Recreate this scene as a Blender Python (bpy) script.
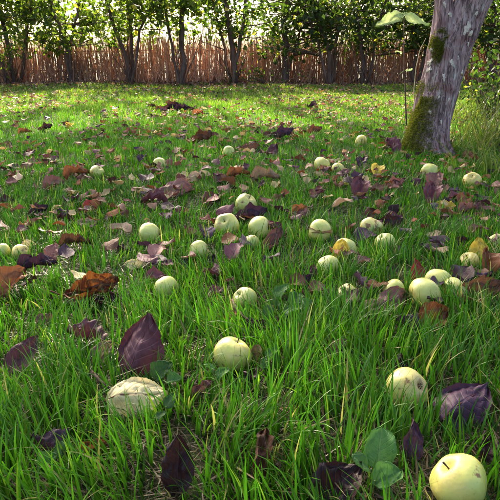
import bpy, math, random
import numpy as np
from mathutils import Vector, Euler, Matrix

for o in list(bpy.data.objects):
    bpy.data.objects.remove(o)
R = math.radians
random.seed(7)
rng = np.random.default_rng(7)
scene = bpy.context.scene
col = scene.collection

# ------------------------------------------------------------------ camera
H, PITCH, F = 0.62, R(19.3), 561.0           # F in pixels of the 500 px photograph
cam_data = bpy.data.cameras.new('camera')
cam = bpy.data.objects.new('camera', cam_data)
col.objects.link(cam)
cam.location = (0, 0, H)
cam.rotation_euler = (R(90) - PITCH, 0, 0)
cam_data.sensor_width = 36
cam_data.lens = 36 * F / 500
cam_data.clip_start = 0.02
cam_data.clip_end = 3000
scene.camera = cam

# ------------------------------------------------------------------ sky and sun
SUN_EL, SUN_AZ = R(31.5), R(-17)               # azimuth from +y (the view direction), negative = left
world = bpy.data.worlds.new('World')
scene.world = world
world.use_nodes = True
wn = world.node_tree
bg = wn.nodes['Background']
sky = wn.nodes.new('ShaderNodeTexSky')
sky.sky_type = 'NISHITA'
sky.sun_disc = False
sky.sun_elevation = SUN_EL
sky.sun_rotation = SUN_AZ
sky.air_density = 0.75
sky.dust_density = 7.0
sky.ozone_density = 1.0
wn.links.new(sky.outputs[0], bg.inputs[0])
bg.inputs[1].default_value = 0.105
sun_d = bpy.data.lights.new('sun', 'SUN')
sun_d.energy = 5.0
sun_d.angle = R(0.6)
sun_d.color = (1.0, 0.86, 0.60)
sun = bpy.data.objects.new('sun', sun_d)
col.objects.link(sun)
to_sun = Vector((math.sin(SUN_AZ) * math.cos(SUN_EL), math.cos(SUN_AZ) * math.cos(SUN_EL), math.sin(SUN_EL)))
sun.rotation_euler = to_sun.to_track_quat('Z', 'Y').to_euler()
sun.location = to_sun * 40
vs = scene.view_settings
vs.view_transform = 'Standard'
vs.look = 'None'
vs.exposure = 2.65
vs.gamma = 1.0
scene.render.resolution_x = scene.render.resolution_y = 1024

# ------------------------------------------------------------------ helpers
FWD = Vector((0, math.cos(PITCH), -math.sin(PITCH)))
UP = Vector((0, math.sin(PITCH), math.cos(PITCH)))
CAM = Vector((0, 0, H))


def ray(px, py):
    return Vector((1, 0, 0)) * ((px - 250) / F) + FWD - UP * ((py - 250) / F)


def gz(x, y):
    """ground height: soft swells; works on numbers and arrays"""
    return (0.016 * np.sin(x * 1.7 + 0.6 * y) + 0.014 * np.sin(y * 1.9 - 0.8 * x + 1.0)
            + 0.008 * np.sin(3.9 * x + 1.3) * np.sin(3.3 * y))


def at(px, py, lift=0.0):
    """the ground point (raised by lift) seen at a pixel of the photograph"""
    d = ray(px, py)
    z = lift
    for _ in range(6):
        t = (z - H) / d.z
        p = CAM + d * t
        z = float(gz(p.x, p.y)) + lift
    return p


def at_y(px, py, Y):
    d = ray(px, py)
    return CAM + d * (Y / d.y)


def depth(p):
    return (p - CAM).dot(FWD)


def tag(o, label=None, cat=None, group=None, kind=None):
    if label:
        o['label'] = label
    if cat:
        o['category'] = cat
    if group:
        o['group'] = group
    if kind:
        o['kind'] = kind
    return o


def link(name, mesh, parent=None):
    o = bpy.data.objects.new(name, mesh)
    col.objects.link(o)
    if parent:
        o.parent = parent
    return o


def empty(name, loc):
    o = bpy.data.objects.new(name, None)
    o.empty_display_size = 0.05
    o.location = loc
    col.objects.link(o)
    return o


def fast_mesh(name, V, loops, counts, mat, colors=None, smooth=True, uvs=None):
    me = bpy.data.meshes.new(name)
    V = np.ascontiguousarray(V, dtype=np.float32)
    loops = np.ascontiguousarray(loops, dtype=np.int32)
    counts = np.ascontiguousarray(counts, dtype=np.int32)
    me.vertices.add(len(V))
    me.vertices.foreach_set('co', V.ravel())
    me.loops.add(len(loops))
    me.loops.foreach_set('vertex_index', loops)
    me.polygons.add(len(counts))
    st = np.zeros(len(counts), dtype=np.int32)
    st[1:] = np.cumsum(counts)[:-1]
    me.polygons.foreach_set('loop_start', st)
    me.polygons.foreach_set('use_smooth', np.full(len(counts), smooth))
    if colors is not None:
        a = me.attributes.new('col', 'FLOAT_COLOR', 'POINT')
        c = np.ones((len(V), 4), dtype=np.float32)
        c[:, :3] = colors
        a.data.foreach_set('color', c.ravel())
    if uvs is not None:
        ul = me.uv_layers.new(name='UVMap')
        ul.data.foreach_set('uv', np.ascontiguousarray(uvs[loops], dtype=np.float32).ravel())
    me.update(calc_edges=True)
    me.validate()
    me.materials.append(mat)
    return me


class MB:
    """collects tubes and grids, builds one mesh"""
    def __init__(self):
        self.v, self.f = [], []

    def tube(self, pts, rad, n=6, cap=True, wob=0.0):
        b = len(self.v)
        pts = [Vector(p) for p in pts]
        for i, p in enumerate(pts):
            t = (pts[min(i + 1, len(pts) - 1)] - pts[max(i - 1, 0)]).normalized()
            a = t.cross(Vector((0.13, 1, 0.21))).normalized()
            c = t.cross(a)
            for k in range(n):
                an = 2 * math.pi * k / n
                r = rad[i] * (1 + random.uniform(-wob, wob))
                self.v.append(tuple(p + a * (r * math.cos(an)) + c * (r * math.sin(an))))
        for i in range(len(pts) - 1):
            for k in range(n):
                k2 = (k + 1) % n
                self.f.append((b + i * n + k, b + i * n + k2, b + (i + 1) * n + k2, b + (i + 1) * n + k))
        if cap:
            self.f.append(tuple(b + k for k in reversed(range(n))))
            e = b + (len(pts) - 1) * n
            self.f.append(tuple(e + k for k in range(n)))

    def mesh(self, name, mat, smooth=True):
        me = bpy.data.meshes.new(name)
        me.from_pydata(self.v, [], self.f)
        me.polygons.foreach_set('use_smooth', [smooth] * len(me.polygons))
        me.update()
        me.materials.append(mat)
        return me


def vnoise(x, y, seed=0):
    """smooth value noise 0..1 on arrays"""
    x = np.asarray(x, dtype=np.float64); y = np.asarray(y, dtype=np.float64)
    xi = np.floor(x).astype(np.int64); yi = np.floor(y).astype(np.int64)
    fx = x - xi; fy = y - yi
    fx = fx * fx * (3 - 2 * fx); fy = fy * fy * (3 - 2 * fy)

    def h(a, b):
        n = (a * 374761393 + b * 668265263 + seed * 1274126177) & 0xffffffff
        n = ((n ^ (n >> 13)) * 1274126177) & 0xffffffff
        return ((n ^ (n >> 16)) & 0xffff) / 65535.0
    return ((h(xi, yi) * (1 - fx) + h(xi + 1, yi) * fx) * (1 - fy)
            + (h(xi, yi + 1) * (1 - fx) + h(xi + 1, yi + 1) * fx) * fy)


# ------------------------------------------------------------------ materials
class NT:
    def __init__(self, name):
        self.m = bpy.data.materials.new(name)
        self.m.use_nodes = True
        self.t = self.m.node_tree
        self.p = self.t.nodes['Principled BSDF']
        self.out = self.t.nodes['Material Output']

    def n(self, typ, **kw):
        nd = self.t.nodes.new(typ)
        for k, v in kw.items():
            setattr(nd, k, v)
        return nd

    def l(self, a, b):
        self.t.links.new(a, b)

    def math(self, op, a, b=None, c=None):
        nd = self.n('ShaderNodeMath', operation=op)
        for i, v in enumerate((a, b, c)):
            if v is None:
                continue
            if isinstance(v, (int, float)):
                nd.inputs[i].default_value = v
            else:
                self.l(v, nd.inputs[i])
        return nd.outputs[0]

    def noise(self, vec, scale, detail=3, rough=0.55, w=None):
        nd = self.n('ShaderNodeTexNoise', noise_dimensions='4D' if w is not None else '3D')
        nd.inputs['Scale'].default_value = scale
        nd.inputs['Detail'].default_value = detail
        nd.inputs['Roughness'].default_value = rough
        if vec is not None:
            self.l(vec, nd.inputs['Vector'])
        if w is not None:
            self.l(w, nd.inputs['W'])
        return nd.outputs['Fac']

    def ramp(self, fac, stops):
        nd = self.n('ShaderNodeValToRGB')
        e = nd.color_ramp.elements
        while len(e) < len(stops):
            e.new(0.5)
        for i, (p, c) in enumerate(stops):
            e[i].position = p
            e[i].color = (c[0], c[1], c[2], 1) if not isinstance(c, (int, float)) else (c, c, c, 1)
        self.l(fac, nd.inputs[0])
        return nd.outputs[0]

    def mix(self, fac, a, b, mode='MIX'):
        nd = self.n('ShaderNodeMix', data_type='RGBA', blend_type=mode)
        for sock, v in ((nd.inputs[0], fac), (nd.inputs[6], a), (nd.inputs[7], b)):
            if isinstance(v, (int, float)):
                sock.default_value = v
            elif isinstance(v, tuple):
                sock.default_value = (v[0], v[1], v[2], 1)
            else:
                self.l(v, sock)
        return nd.outputs[2]

    def bump(self, h, strength, dist):
        nd = self.n('ShaderNodeBump')
        nd.inputs['Strength'].default_value = strength
        nd.inputs['Distance'].default_value = dist
        self.l(h, nd.inputs['Height'])
        self.l(nd.outputs[0], self.p.inputs['Normal'])
        return nd.outputs[0]

    def set(self, color=None, rough=0.6, spec=0.4):
        if color is not None:
            if isinstance(color, tuple):
                self.p.inputs['Base Color'].default_value = (*color, 1)
            else:
                self.l(color, self.p.inputs['Base Color'])
        if isinstance(rough, (int, float)):
            self.p.inputs['Roughness'].default_value = rough
        else:
            self.l(rough, self.p.inputs['Roughness'])
        self.p.inputs['Specular IOR Level'].default_value = spec

    def translucent(self, color, fac, normal=None):
        tr = self.n('ShaderNodeBsdfTranslucent')
        if isinstance(color, tuple):
            tr.inputs[0].default_value = (*color, 1)
        else:
            self.l(color, tr.inputs[0])
        mx = self.n('ShaderNodeMixShader')
        mx.inputs[0].default_value = fac
        self.l(self.p.outputs[0], mx.inputs[1])
        self.l(tr.outputs[0], mx.inputs[2])
        self.l(mx.outputs[0], self.out.inputs[0])


def objcoord(n):
    return n.n('ShaderNodeTexCoord').outputs['Object']


def blade_mat(name, rough=0.4, fac=0.35, gain=(1.25, 1.35, 0.7), spec=0.22):
    n = NT(name)
    a = n.n('ShaderNodeAttribute', attribute_name='col').outputs['Color']
    n.set(a, rough, spec)
    t = n.mix(1.0, a, gain, 'MULTIPLY')
    n.translucent(t, fac)
    return n.m


M_GRASS = blade_mat('grass_blades', 0.34, 0.36, (1.2, 1.45, 0.6))
M_TALL = blade_mat('tall_grass', 0.45, 0.4)
M_FOLI = blade_mat('hedge_leaves', 0.42, 0.5, (1.5, 1.7, 0.7))
M_MOSS = blade_mat('moss', 0.8, 0.25)
M_LITTER = blade_mat('litter', 0.7, 0.2, (1.1, 1, 0.8), 0.12)


def ground_mat():
    n = NT('soil')
    v = n.n('ShaderNodeNewGeometry').outputs['Position']
    a = n.noise(v, 2.2, 4)
    b = n.noise(v, 38, 4, 0.7)
    c = n.ramp(b, [(0.3, (0.010, 0.007, 0.005)), (0.5, (0.022, 0.016, 0.010)), (0.7, (0.055, 0.040, 0.024))])
    g = n.ramp(b, [(0.3, (0.012, 0.020, 0.005)), (0.7, (0.045, 0.065, 0.016))])
    n.set(n.mix(n.ramp(a, [(0.38, 0.0), (0.62, 1.0)]), c, g), 0.95, 0.15)
    n.bump(b, 0.8, 0.02)
    return n.m


M_GROUND = ground_mat()


def apple_mat(name, green, yellow, blush=0.0, bruise=0.0):
    n = NT(name)
    v = objcoord(n)
    w = n.math('MULTIPLY', n.n('ShaderNodeObjectInfo').outputs['Random'], 37.0)
    a = n.noise(v, 1.1, 3, 0.5, w)
    c = n.mix(n.ramp(a, [(0.32, 0.0), (0.68, 1.0)]), green, yellow)
    rnd = n.n('ShaderNodeObjectInfo').outputs['Random']
    c = n.mix(n.math('MULTIPLY', n.ramp(n.noise(v, 0.9, 2, 0.5, w), [(0.4, 0.0), (0.62, 1.0)]), n.math('MULTIPLY', rnd, 0.55)), c, (0.72, 0.52, 0.12))
    vo = n.n('ShaderNodeTexVoronoi')
    vo.inputs['Scale'].default_value = 8.5
    n.l(v, vo.inputs['Vector'])
    c = n.mix(n.ramp(vo.outputs['Distance'], [(0.07, 0.8), (0.20, 0.0)]), c, (0.50, 0.40, 0.16))
    fine = n.noise(v, 6, 4, 0.6, w)
    c = n.mix(n.ramp(fine, [(0.55, 0.0), (0.75, 0.25)]), c, (0.42, 0.40, 0.10))
    if blush:
        c = n.mix(n.ramp(n.noise(v, 0.8, 2, 0.5, w), [(0.50, 0.0), (0.75, blush)]), c, (0.62, 0.30, 0.07))
    b = n.noise(v, 1.6, 5, 0.6, w)
    lo = 0.665 - 0.10 * bruise
    c = n.mix(n.ramp(b, [(lo, 0.0), (lo + 0.05, 0.9)]), c, (0.16, 0.065, 0.02))
    sp = n.n('ShaderNodeSeparateXYZ')
    n.l(v, sp.inputs[0])
    ends = n.ramp(n.math('ADD', n.math('ABSOLUTE', sp.outputs[2]), n.math('MULTIPLY', n.math('SUBTRACT', fine, 0.5), 0.5)), [(0.66, 0.0), (0.86, 0.7)])
    c = n.mix(n.math('MULTIPLY', ends, 0.8), c, (0.36, 0.27, 0.10))          # russet round stem and calyx
    scuff = n.noise(v, 11, 5, 0.75, w)
    c = n.mix(n.ramp(scuff, [(0.60, 0.0), (0.68, 0.5)]), c, (0.40, 0.31, 0.12))
    n.set(c, n.ramp(fine, [(0.3, 0.24), (0.7, 0.46)]), 0.45)
    n.p.inputs['Subsurface Weight'].default_value = 0.05
    n.p.inputs['Subsurface Radius'].default_value = (0.6, 0.5, 0.15)
    n.p.inputs['Subsurface Scale'].default_value = 0.008
    n.bump(n.noise(v, 2.2, 2, 0.5, w), 0.06, 0.06)
    return n.m


APPLE = {
    'pale': apple_mat('apple_skin_pale', (0.42, 0.49, 0.09), (0.60, 0.60, 0.18), 0.2, 0.55),
    'green': apple_mat('apple_skin_green', (0.36, 0.44, 0.09), (0.56, 0.58, 0.16), 0.2, 0.5),
    'yellow': apple_mat('apple_skin_yellow', (0.60, 0.56, 0.10), (0.74, 0.60, 0.16), 0.35, 0.5),
    'bruised': apple_mat('apple_skin_bruised', (0.42, 0.46, 0.12), (0.60, 0.52, 0.16), 0.4, 1.1),
}


def leaf_mat(name, c1, c2, spot, vein, veinfac=0.4, tr=0.18, rough=0.42, spotlo=0.60):
    n = NT(name)
    uv = n.n('ShaderNodeUVMap').outputs[0]
    sp = n.n('ShaderNodeSeparateXYZ')
    n.l(uv, sp.inputs[0])
    u = sp.outputs[0]
    av = n.math('ABSOLUTE', n.math('MULTIPLY_ADD', sp.outputs[1], 2.0, -1.0))
    w = n.math('MULTIPLY', n.n('ShaderNodeObjectInfo').outputs['Random'], 53.0)
    big = n.noise(uv, 2.4, 4, 0.6, w)
    fine = n.noise(uv, 17, 5, 0.65, w)
    c = n.mix(n.ramp(big, [(0.33, 0.0), (0.66, 1.0)]), c1, c2)
    c = n.mix(n.ramp(fine, [(0.5, 0.0), (0.72, 0.45)]), c, spot)
    c = n.mix(n.ramp(n.noise(uv, 5.5, 5, 0.7, n.math('ADD', w, 9.0)), [(spotlo, 0.0), (spotlo + 0.07, 0.85)]), c, spot)
    side = n.math('FRACT', n.math('ADD', n.math('SUBTRACT', n.math('MULTIPLY', u, 8.0), n.math('MULTIPLY', av, 2.3)), 10.0))
    side = n.ramp(n.math('ABSOLUTE', n.math('SUBTRACT', side, 0.5)), [(0.02, 1.0), (0.10, 0.0)])
    mid = n.ramp(av, [(0.02, 1.0), (0.07, 0.0)])
    ve = n.math('MAXIMUM', n.math('MULTIPLY', side, 0.6), mid)
    c = n.mix(1.0, c, n.ramp(n.n('ShaderNodeObjectInfo').outputs['Random'], [(0.0, 0.62), (1.0, 1.25)]), 'MULTIPLY')
    c = n.mix(n.math('MULTIPLY', ve, veinfac), c, vein)
    n.set(c, n.ramp(fine, [(0.3, rough - 0.05), (0.7, rough + 0.2)]), 0.25)
    hgt = n.math('SUBTRACT', n.math('MULTIPLY', fine, 0.6), n.math('MULTIPLY', ve, 0.8))
    n.bump(hgt, 0.5, 0.004)
    n.translucent(c, tr)
    return n.m


LEAF = {
    'purple': leaf_mat('leaf_purple', (0.105, 0.032, 0.046), (0.18, 0.065, 0.070), (0.055, 0.02, 0.025), (0.24, 0.12, 0.13)),
    'violet': leaf_mat('leaf_violet', (0.050, 0.022, 0.042), (0.088, 0.042, 0.066), (0.03, 0.014, 0.02), (0.14, 0.08, 0.10), rough=0.40),
    'brown': leaf_mat('leaf_brown', (0.11, 0.045, 0.022), (0.19, 0.085, 0.045), (0.05, 0.02, 0.012), (0.26, 0.14, 0.08)),
    'rust': leaf_mat('leaf_rust', (0.20, 0.065, 0.022), (0.32, 0.13, 0.05), (0.08, 0.022, 0.014), (0.38, 0.20, 0.10), tr=0.25),
    'orange': leaf_mat('leaf_orange', (0.32, 0.11, 0.020), (0.17, 0.04, 0.014), (0.04, 0.012, 0.010), (0.45, 0.26, 0.08), tr=0.25, spotlo=0.46),
    'tan': leaf_mat('leaf_tan', (0.34, 0.22, 0.12), (0.45, 0.30, 0.18), (0.18, 0.09, 0.05), (0.50, 0.38, 0.24), tr=0.22),
    'pink': leaf_mat('leaf_pinkish_brown', (0.23, 0.095, 0.075), (0.34, 0.17, 0.135), (0.12, 0.045, 0.04), (0.38, 0.22, 0.17), rough=0.40),
    'cream': leaf_mat('leaf_cream', (0.68, 0.55, 0.24), (0.76, 0.66, 0.36), (0.42, 0.25, 0.09), (0.45, 0.22, 0.14), 0.45, 0.25, spotlo=0.66),
    'yellow': leaf_mat('leaf_yellow', (0.66, 0.47, 0.05), (0.72, 0.58, 0.10), (0.34, 0.17, 0.04), (0.75, 0.62, 0.22), tr=0.3, spotlo=0.68),
    'dark': leaf_mat('leaf_blackened', (0.030, 0.013, 0.016), (0.060, 0.026, 0.024), (0.018, 0.01, 0.01), (0.09, 0.05, 0.05), rough=0.35),
    'red': leaf_mat('leaf_red', (0.30, 0.040, 0.030), (0.20, 0.035, 0.035), (0.09, 0.02, 0.02), (0.40, 0.17, 0.10), tr=0.25),
    'green': leaf_mat('weed_leaf_green', (0.060, 0.15, 0.030), (0.085, 0.20, 0.045), (0.03, 0.08, 0.02), (0.18, 0.30, 0.10), tr=0.25, rough=0.36),
    'palegreen': leaf_mat('sapling_leaf_palegreen', (0.46, 0.62, 0.20), (0.58, 0.68, 0.30), (0.16, 0.12, 0.12), (0.58, 0.66, 0.40), tr=0.45, spotlo=0.68),
}


def wood_mat(name, c1, c2, scale=20, rough=0.8, stretch=0.25):
    n = NT(name)
    v = objcoord(n)
    mp = n.n('ShaderNodeMapping')
    mp.inputs['Scale'].default_value = (1, 1, stretch)
    n.l(v, mp.inputs[0])
    w = n.math('MULTIPLY', n.n('ShaderNodeObjectInfo').outputs['Random'], 41.0)
    a = n.noise(mp.outputs[0], scale, 5, 0.65, w)
    tone = n.noise(v, 0.6, 1, 0.5, n.math('MULTIPLY', w, 3.0))
    c = n.ramp(a, [(0.3, c1), (0.7, c2)])
    c = n.mix(1.0, c, n.ramp(tone, [(0.3, 0.55), (0.7, 1.35)]), 'MULTIPLY')
    n.set(c, rough, 0.25)
    n.bump(a, 0.6, 0.01)
    return n.m


M_STEM = wood_mat('hedge_bark', (0.065, 0.036, 0.027), (0.20, 0.125, 0.09))
M_STICK = wood_mat('fence_sticks', (0.26, 0.125, 0.075), (0.62, 0.375, 0.24), 30)
M_TWIG = wood_mat('twig_bark', (0.05, 0.025, 0.02), (0.14, 0.08, 0.06), 60)
M_STALK = wood_mat('leaf_stalk', (0.12, 0.03, 0.03), (0.22, 0.08, 0.06), 80)
M_GSTALK = wood_mat('green_stalk', (0.10, 0.14, 0.04), (0.20, 0.22, 0.08), 80)
M_CALYX = wood_mat('apple_calyx', (0.03, 0.02, 0.012), (0.10, 0.06, 0.03), 200)


def bark_mat():
    n = NT('apple_tree_bark')
    v = objcoord(n)
    mp = n.n('ShaderNodeMapping')
    mp.inputs['Scale'].default_value = (1, 1, 0.28)
    n.l(v, mp.inputs[0])
    wob = n.noise(mp.outputs[0], 30, 6, 0.72)
    mp2 = n.n('ShaderNodeMapping')
    mp2.inputs['Scale'].default_value = (1, 1, 0.10)
    mp2.inputs['Rotation'].default_value = (0, 0.16, 0)
    n.l(v, mp2.inputs[0])
    fib = n.noise(mp2.outputs[0], 75, 5, 0.7)
    crk = n.noise(mp2.outputs[0], 34, 4, 0.6)
    plate = n.ramp(n.math('ABSOLUTE', n.math('SUBTRACT', crk, 0.5)), [(0.0, 0.0), (0.035, 1.0)])
    c = n.ramp(wob, [(0.28, (0.20, 0.11, 0.105)), (0.5, (0.44, 0.29, 0.265)), (0.72, (0.62, 0.49, 0.44))])
    c = n.mix(1.0, c, n.ramp(fib, [(0.3, 0.6), (0.7, 1.3)]), 'MULTIPLY')
    red = n.noise(v, 8, 4)
    c = n.mix(n.ramp(red, [(0.52, 0.0), (0.66, 0.6)]), c, (0.22, 0.075, 0.055))
    c = n.mix(n.math('MULTIPLY', n.math('SUBTRACT', 1.0, plate), 0.65), c, (0.055, 0.032, 0.034))
    li = n.noise(mp.outputs[0], 15, 5, 0.62)
    c = n.mix(n.ramp(li, [(0.64, 0.0), (0.68, 0.9)]), c, (0.66, 0.60, 0.50))
    lg = n.noise(v, 11, 5, 0.7)
    c = n.mix(n.ramp(lg, [(0.60, 0.0), (0.70, 0.55)]), c, (0.20, 0.22, 0.12))
    n.set(c, 0.85, 0.25)
    h = n.math('ADD', n.math('MULTIPLY', plate, 0.7), n.math('ADD', wob, fib))
    n.bump(h, 0.9, 0.012)
    return n.m


M_BARK = bark_mat()
M_LICHEN = NT('lichen')
_c = M_LICHEN.noise(objcoord(M_LICHEN), 90, 4, 0.7)
M_LICHEN.set(M_LICHEN.ramp(_c, [(0.3, (0.45, 0.38, 0.27)), (0.6, (0.74, 0.64, 0.50))]), 0.9, 0.2)
M_LICHEN.bump(_c, 0.6, 0.004)
M_LICHEN = M_LICHEN.m

# ------------------------------------------------------------------ ground
near = np.linspace(-12, 12, 121)
xs = np.concatenate([[-1500, -400, -120, -40, -20], near, [20, 40, 120, 400, 1500]])
ys = np.concatenate([[-1500, -300, -60, -20, -6], np.linspace(-2, 18, 101), [24, 40, 80, 160, 400, 900, 2000]])
GX, GY = np.meshgrid(xs, ys)
V = np.stack([GX, GY, np.where((np.abs(GX) < 40) & (np.abs(GY) < 60), gz(GX, GY), 0.0)], -1).reshape(-1, 3)
nx, ny = len(xs), len(ys)
ii = (np.arange(ny - 1)[:, None] * nx + np.arange(nx - 1)[None]).ravel()
loops = np.stack([ii, ii + 1, ii + 1 + nx, ii + nx], -1).ravel()
ground = link('ground', fast_mesh('ground', V, loops, np.full(len(ii), 4), M_GROUND))
tag(ground, 'dark mossy soil of the orchard under the grass', kind='structure')

PRESS = []          # (x, y, radius, factor): where apples and leaves press the grass down

# ------------------------------------------------------------------ stick fence
FY = 12.95
fence = empty('stick_fence', (0, FY, 0))
tag(fence, 'low reddish brown fence of upright uneven sticks behind the hedge trees', 'fence')
stick_meshes = []
for k in range(7):
    mb = MB()
    pts, x, y = [], 0.0, 0.0
    for i in range(6):
        pts.append((x, y, i / 5))
        x += random.uniform(-0.012, 0.012); y += random.uniform(-0.01, 0.01)
    mb.tube(pts, [0.017 * random.uniform(0.8, 1.1) * (1 - 0.25 * i / 5) for i in range(6)], 5, True, 0.1)
    stick_meshes.append(mb.mesh('stick', M_STICK))
x = -6.3
ns = 0
while ns < 300 and x < 6.6:
    o = link('stick', stick_meshes[ns % 7], fence)
    hgt = 0.80 + 0.22 * float(vnoise(x * 1.3, 3.0, 5)) + random.uniform(-0.2, 0.09)
    if random.random() < 0.10:
        hgt += random.uniform(0.08, 0.22)
    wd = random.uniform(0.65, 1.35)
    o.location = (x, random.uniform(-0.03, 0.03), float(gz(x, FY)) - 0.03)
    o.scale = (wd, wd, hgt)
    o.rotation_euler = (random.gauss(0, 0.04), random.gauss(0, 0.085), random.uniform(0, 6.28))
    x += random.uniform(0.026, 0.058)
    ns += 1
mb = MB()
for side in (-1, 1):
    x = 6.65 * side
    while abs(x) < 11:
        h_ = random.uniform(0.75, 1.05)
        mb.tube([(x, 0, -0.05), (x + random.uniform(-.03, .03), 0, h_)], [0.02, 0.014], 5)
        x += side * random.uniform(0.035, 0.06)
for i in range(1500):
    x = random.uniform(-7, 7)
    h_ = random.uniform(0.3, 1.1)
    y = random.uniform(-0.45, 0.1)
    dx, dy = random.gauss(0, 0.22), random.gauss(0, 0.08)
    mb.tube([(x, y, -0.02), (x + dx * .5, y + dy * .3, h_ * .55), (x + dx, y + dy, h_)], [0.008, 0.006, 0.003], 3, False)
for i in range(620):                       # a second, shorter row of sticks behind the first
    x = -9 + 18 * i / 620 + random.uniform(-.012, .012)
    h_ = random.uniform(0.62, 0.9)
    mb.tube([(x, .09, -.04), (x + random.gauss(0, .012), .09, h_ * .5), (x + random.gauss(0, .03), .09 + random.uniform(-.02, .02), h_)], [.014, .013, .010], 5)
o = link('brushwood', mb.mesh('brushwood', M_STICK), fence)
o['kind'] = 'stuff'
for z in (0.28, 0.68):
    mb = MB()
    mb.tube([(-11 + i * 1.1, 0.05 + random.uniform(-.01, .01), z + random.uniform(-.03, .03)) for i in range(21)], [0.012] * 21, 5)
    link('rail', mb.mesh('rail', M_STICK), fence)


# ------------------------------------------------------------------ foliage
def leaf_cards(C, size, cols, jitter=0.9, down=0.25):
    """small folded diamond leaves at the centres C; returns V, loops, counts, colours"""
    n = len(C)
    d = rng.normal(size=(n, 3)); d[:, 2] -= down
    d /= np.linalg.norm(d, axis=1, keepdims=True)
    a = rng.normal(size=(n, 3))
    s = np.cross(d, a); s /= np.linalg.norm(s, axis=1, keepdims=True)
    nn = np.cross(s, d)
    L = (size * rng.uniform(0.6, 1.25, n))[:, None]
    W = L * rng.uniform(0.28, 0.40, n)[:, None]
    p0 = C - d * L * 0.5
    p3 = C + d * L * 0.5
    m1 = C - d * L * 0.08
    p1 = m1 + s * W + nn * W * 0.35
    p2 = m1 - s * W + nn * W * 0.35
    V = np.stack([p0, p1, p3, p2], 1).reshape(-1, 3)
    b = np.arange(n)[:, None] * 4
    loops = np.concatenate([b + np.array([[0, 1, 2]]), b + np.array([[0, 2, 3]])], 1).ravel()
    counts = np.full(n * 2, 3)
    return V, loops, counts, np.repeat(cols, 4, 0)


def foliage_mesh(name, C, size, c1, c2, mat, yellow=0.0, down=0.25):
    n = len(C)
    t = rng.uniform(0, 1, n)[:, None]
    cols = np.array(c1)[None] * (1 - t) + np.array(c2)[None] * t
    yl = rng.uniform(0, 1, n) < yellow
    cols[yl] = np.array([0.30, 0.26, 0.04])
    V, lo, co, cc = leaf_cards(C, size, cols, down=down)
    return fast_mesh(name, V, lo, co, mat, cc, smooth=False)


def wiggle(p0, p1, n, amp):
    pts = []
    for i in range(n + 1):
        t = i / n
        p = p0.lerp(p1, t)
        if 0 < i < n:
            p = p + Vector((random.gauss(0, amp), random.gauss(0, amp), random.gauss(0, amp * 0.4)))
        pts.append(p)
    return pts


def hedge_tree(label, stems, Y, zlow, n_cl, c1, c2, spread=0.85, top=5.6, dens=26, lowcl=0):
    """stems: list of pixel polylines; each is carried on upwards out of the frame"""
    base = at_y(stems[0][0][0], 80, Y)
    root = empty('hedge_tree', (base.x, Y, float(gz(base.x, Y))))
    tag(root, label, 'tree', 'hedge trees in front of the stick fence')
    off = Vector(root.location)
    tr, br = MB(), MB()
    lines = []
    for si, st in enumerate(stems):
        yy = Y + (0 if si == 0 else random.uniform(-0.2, 0.25))
        pts = [at_y(px, py, yy) for px, py in st]
        pts[0].z = -0.05
        dirv = (pts[-1] - pts[-2]).normalized()
        dirv = (dirv + Vector((0, random.uniform(-.15, .15), 0.6))).normalized()
        p = pts[-1]
        while p.z < top - random.uniform(0.3, 1.3):
            p = p + dirv * 0.55 + Vector((random.gauss(0, .07), random.gauss(0, .07), 0))
            pts.append(p)
        # finer, crooked line
        fine = []
        for i in range(len(pts) - 1):
            for k in range(3):
                q = pts[i].lerp(pts[i + 1], k / 3)
                fine.append(q + Vector((random.gauss(0, .017), random.gauss(0, .017), 0)))
        fine.append(pts[-1])
        r0 = 0.054 * random.uniform(0.6, 1.2) if si == 0 else 0.034 * random.uniform(0.6, 1.3)
        n = len(fine)
        rad = [max(0.006, r0 * (1 - 0.85 * i / n)) * (1.35 if i == 0 else 1) for i in range(n)]
        tr.tube([q - off for q in fine], rad, 8, True, 0.1)
        lines.append(fine)
    # thin suckers at the foot
    for i in range(11):
        q = Vector((base.x + random.uniform(-.03, .03), Y + random.uniform(-.03, .03), 0))
        e = q + Vector((random.gauss(0, .22), random.gauss(0, .12), random.uniform(.5, 1.4)))
        br.tube([w - off for w in wiggle(q, e, 4, .03)], [.010, .009, .008, .006, .003], 4, False)
    C = []
    centres = []
    cx = sum(l[len(l) // 2].x for l in lines) / len(lines)
    for i in range(n_cl):
        if i < lowcl:
            z = random.uniform(zlow - 0.45, zlow + 0.35)
        else:
            z = random.uniform(zlow, zlow + 0.75) if i < n_cl * 0.36 else random.uniform(zlow + 0.8, top - 3.2) if i < n_cl * 0.45 else random.uniform(top - 3.4, top + 0.4)  # unseen upper crown packed dense to shade the foreground, middle thinned for sun
        s = spread * (0.75 + 0.35 * math.sin(math.pi * min(1, (z - zlow + 0.5) / (top - zlow + 0.5))))
        centres.append(Vector((cx + random.gauss(0, s * 0.75), Y + random.gauss(0, 0.45), z)))
    allp = [q for l in lines for q in l]
    for c in centres:
        q = min(allp, key=lambda w: (w - c).length + (2.0 if w.z > c.z else 0) + (1 if w.z < 0.5 else 0))
        br.tube([w - off for w in wiggle(q, c, 4, 0.05)], [.014, .011, .009, .006, .003], 4, False)
        k = int(dens * random.uniform(0.5, 1.5) * (2.7 if c.z > 3.6 else 1))
        sg = random.uniform(0.09, 0.20) * (1.5 if c.z > 3.6 else 1)
        C.append(rng.normal(size=(k, 3)) * sg * np.array([1, 1, .8]) + np.array(c - off)[None])
    link('trunk', tr.mesh('trunk', M_STEM), root)
    link('branches', br.mesh('branches', M_STEM), root)['kind'] = 'stuff'
    C = np.concatenate(C)
    link('crown', foliage_mesh('crown', C, 0.12, c1, c2, M_FOLI, 0.05), root)
    return root


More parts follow.
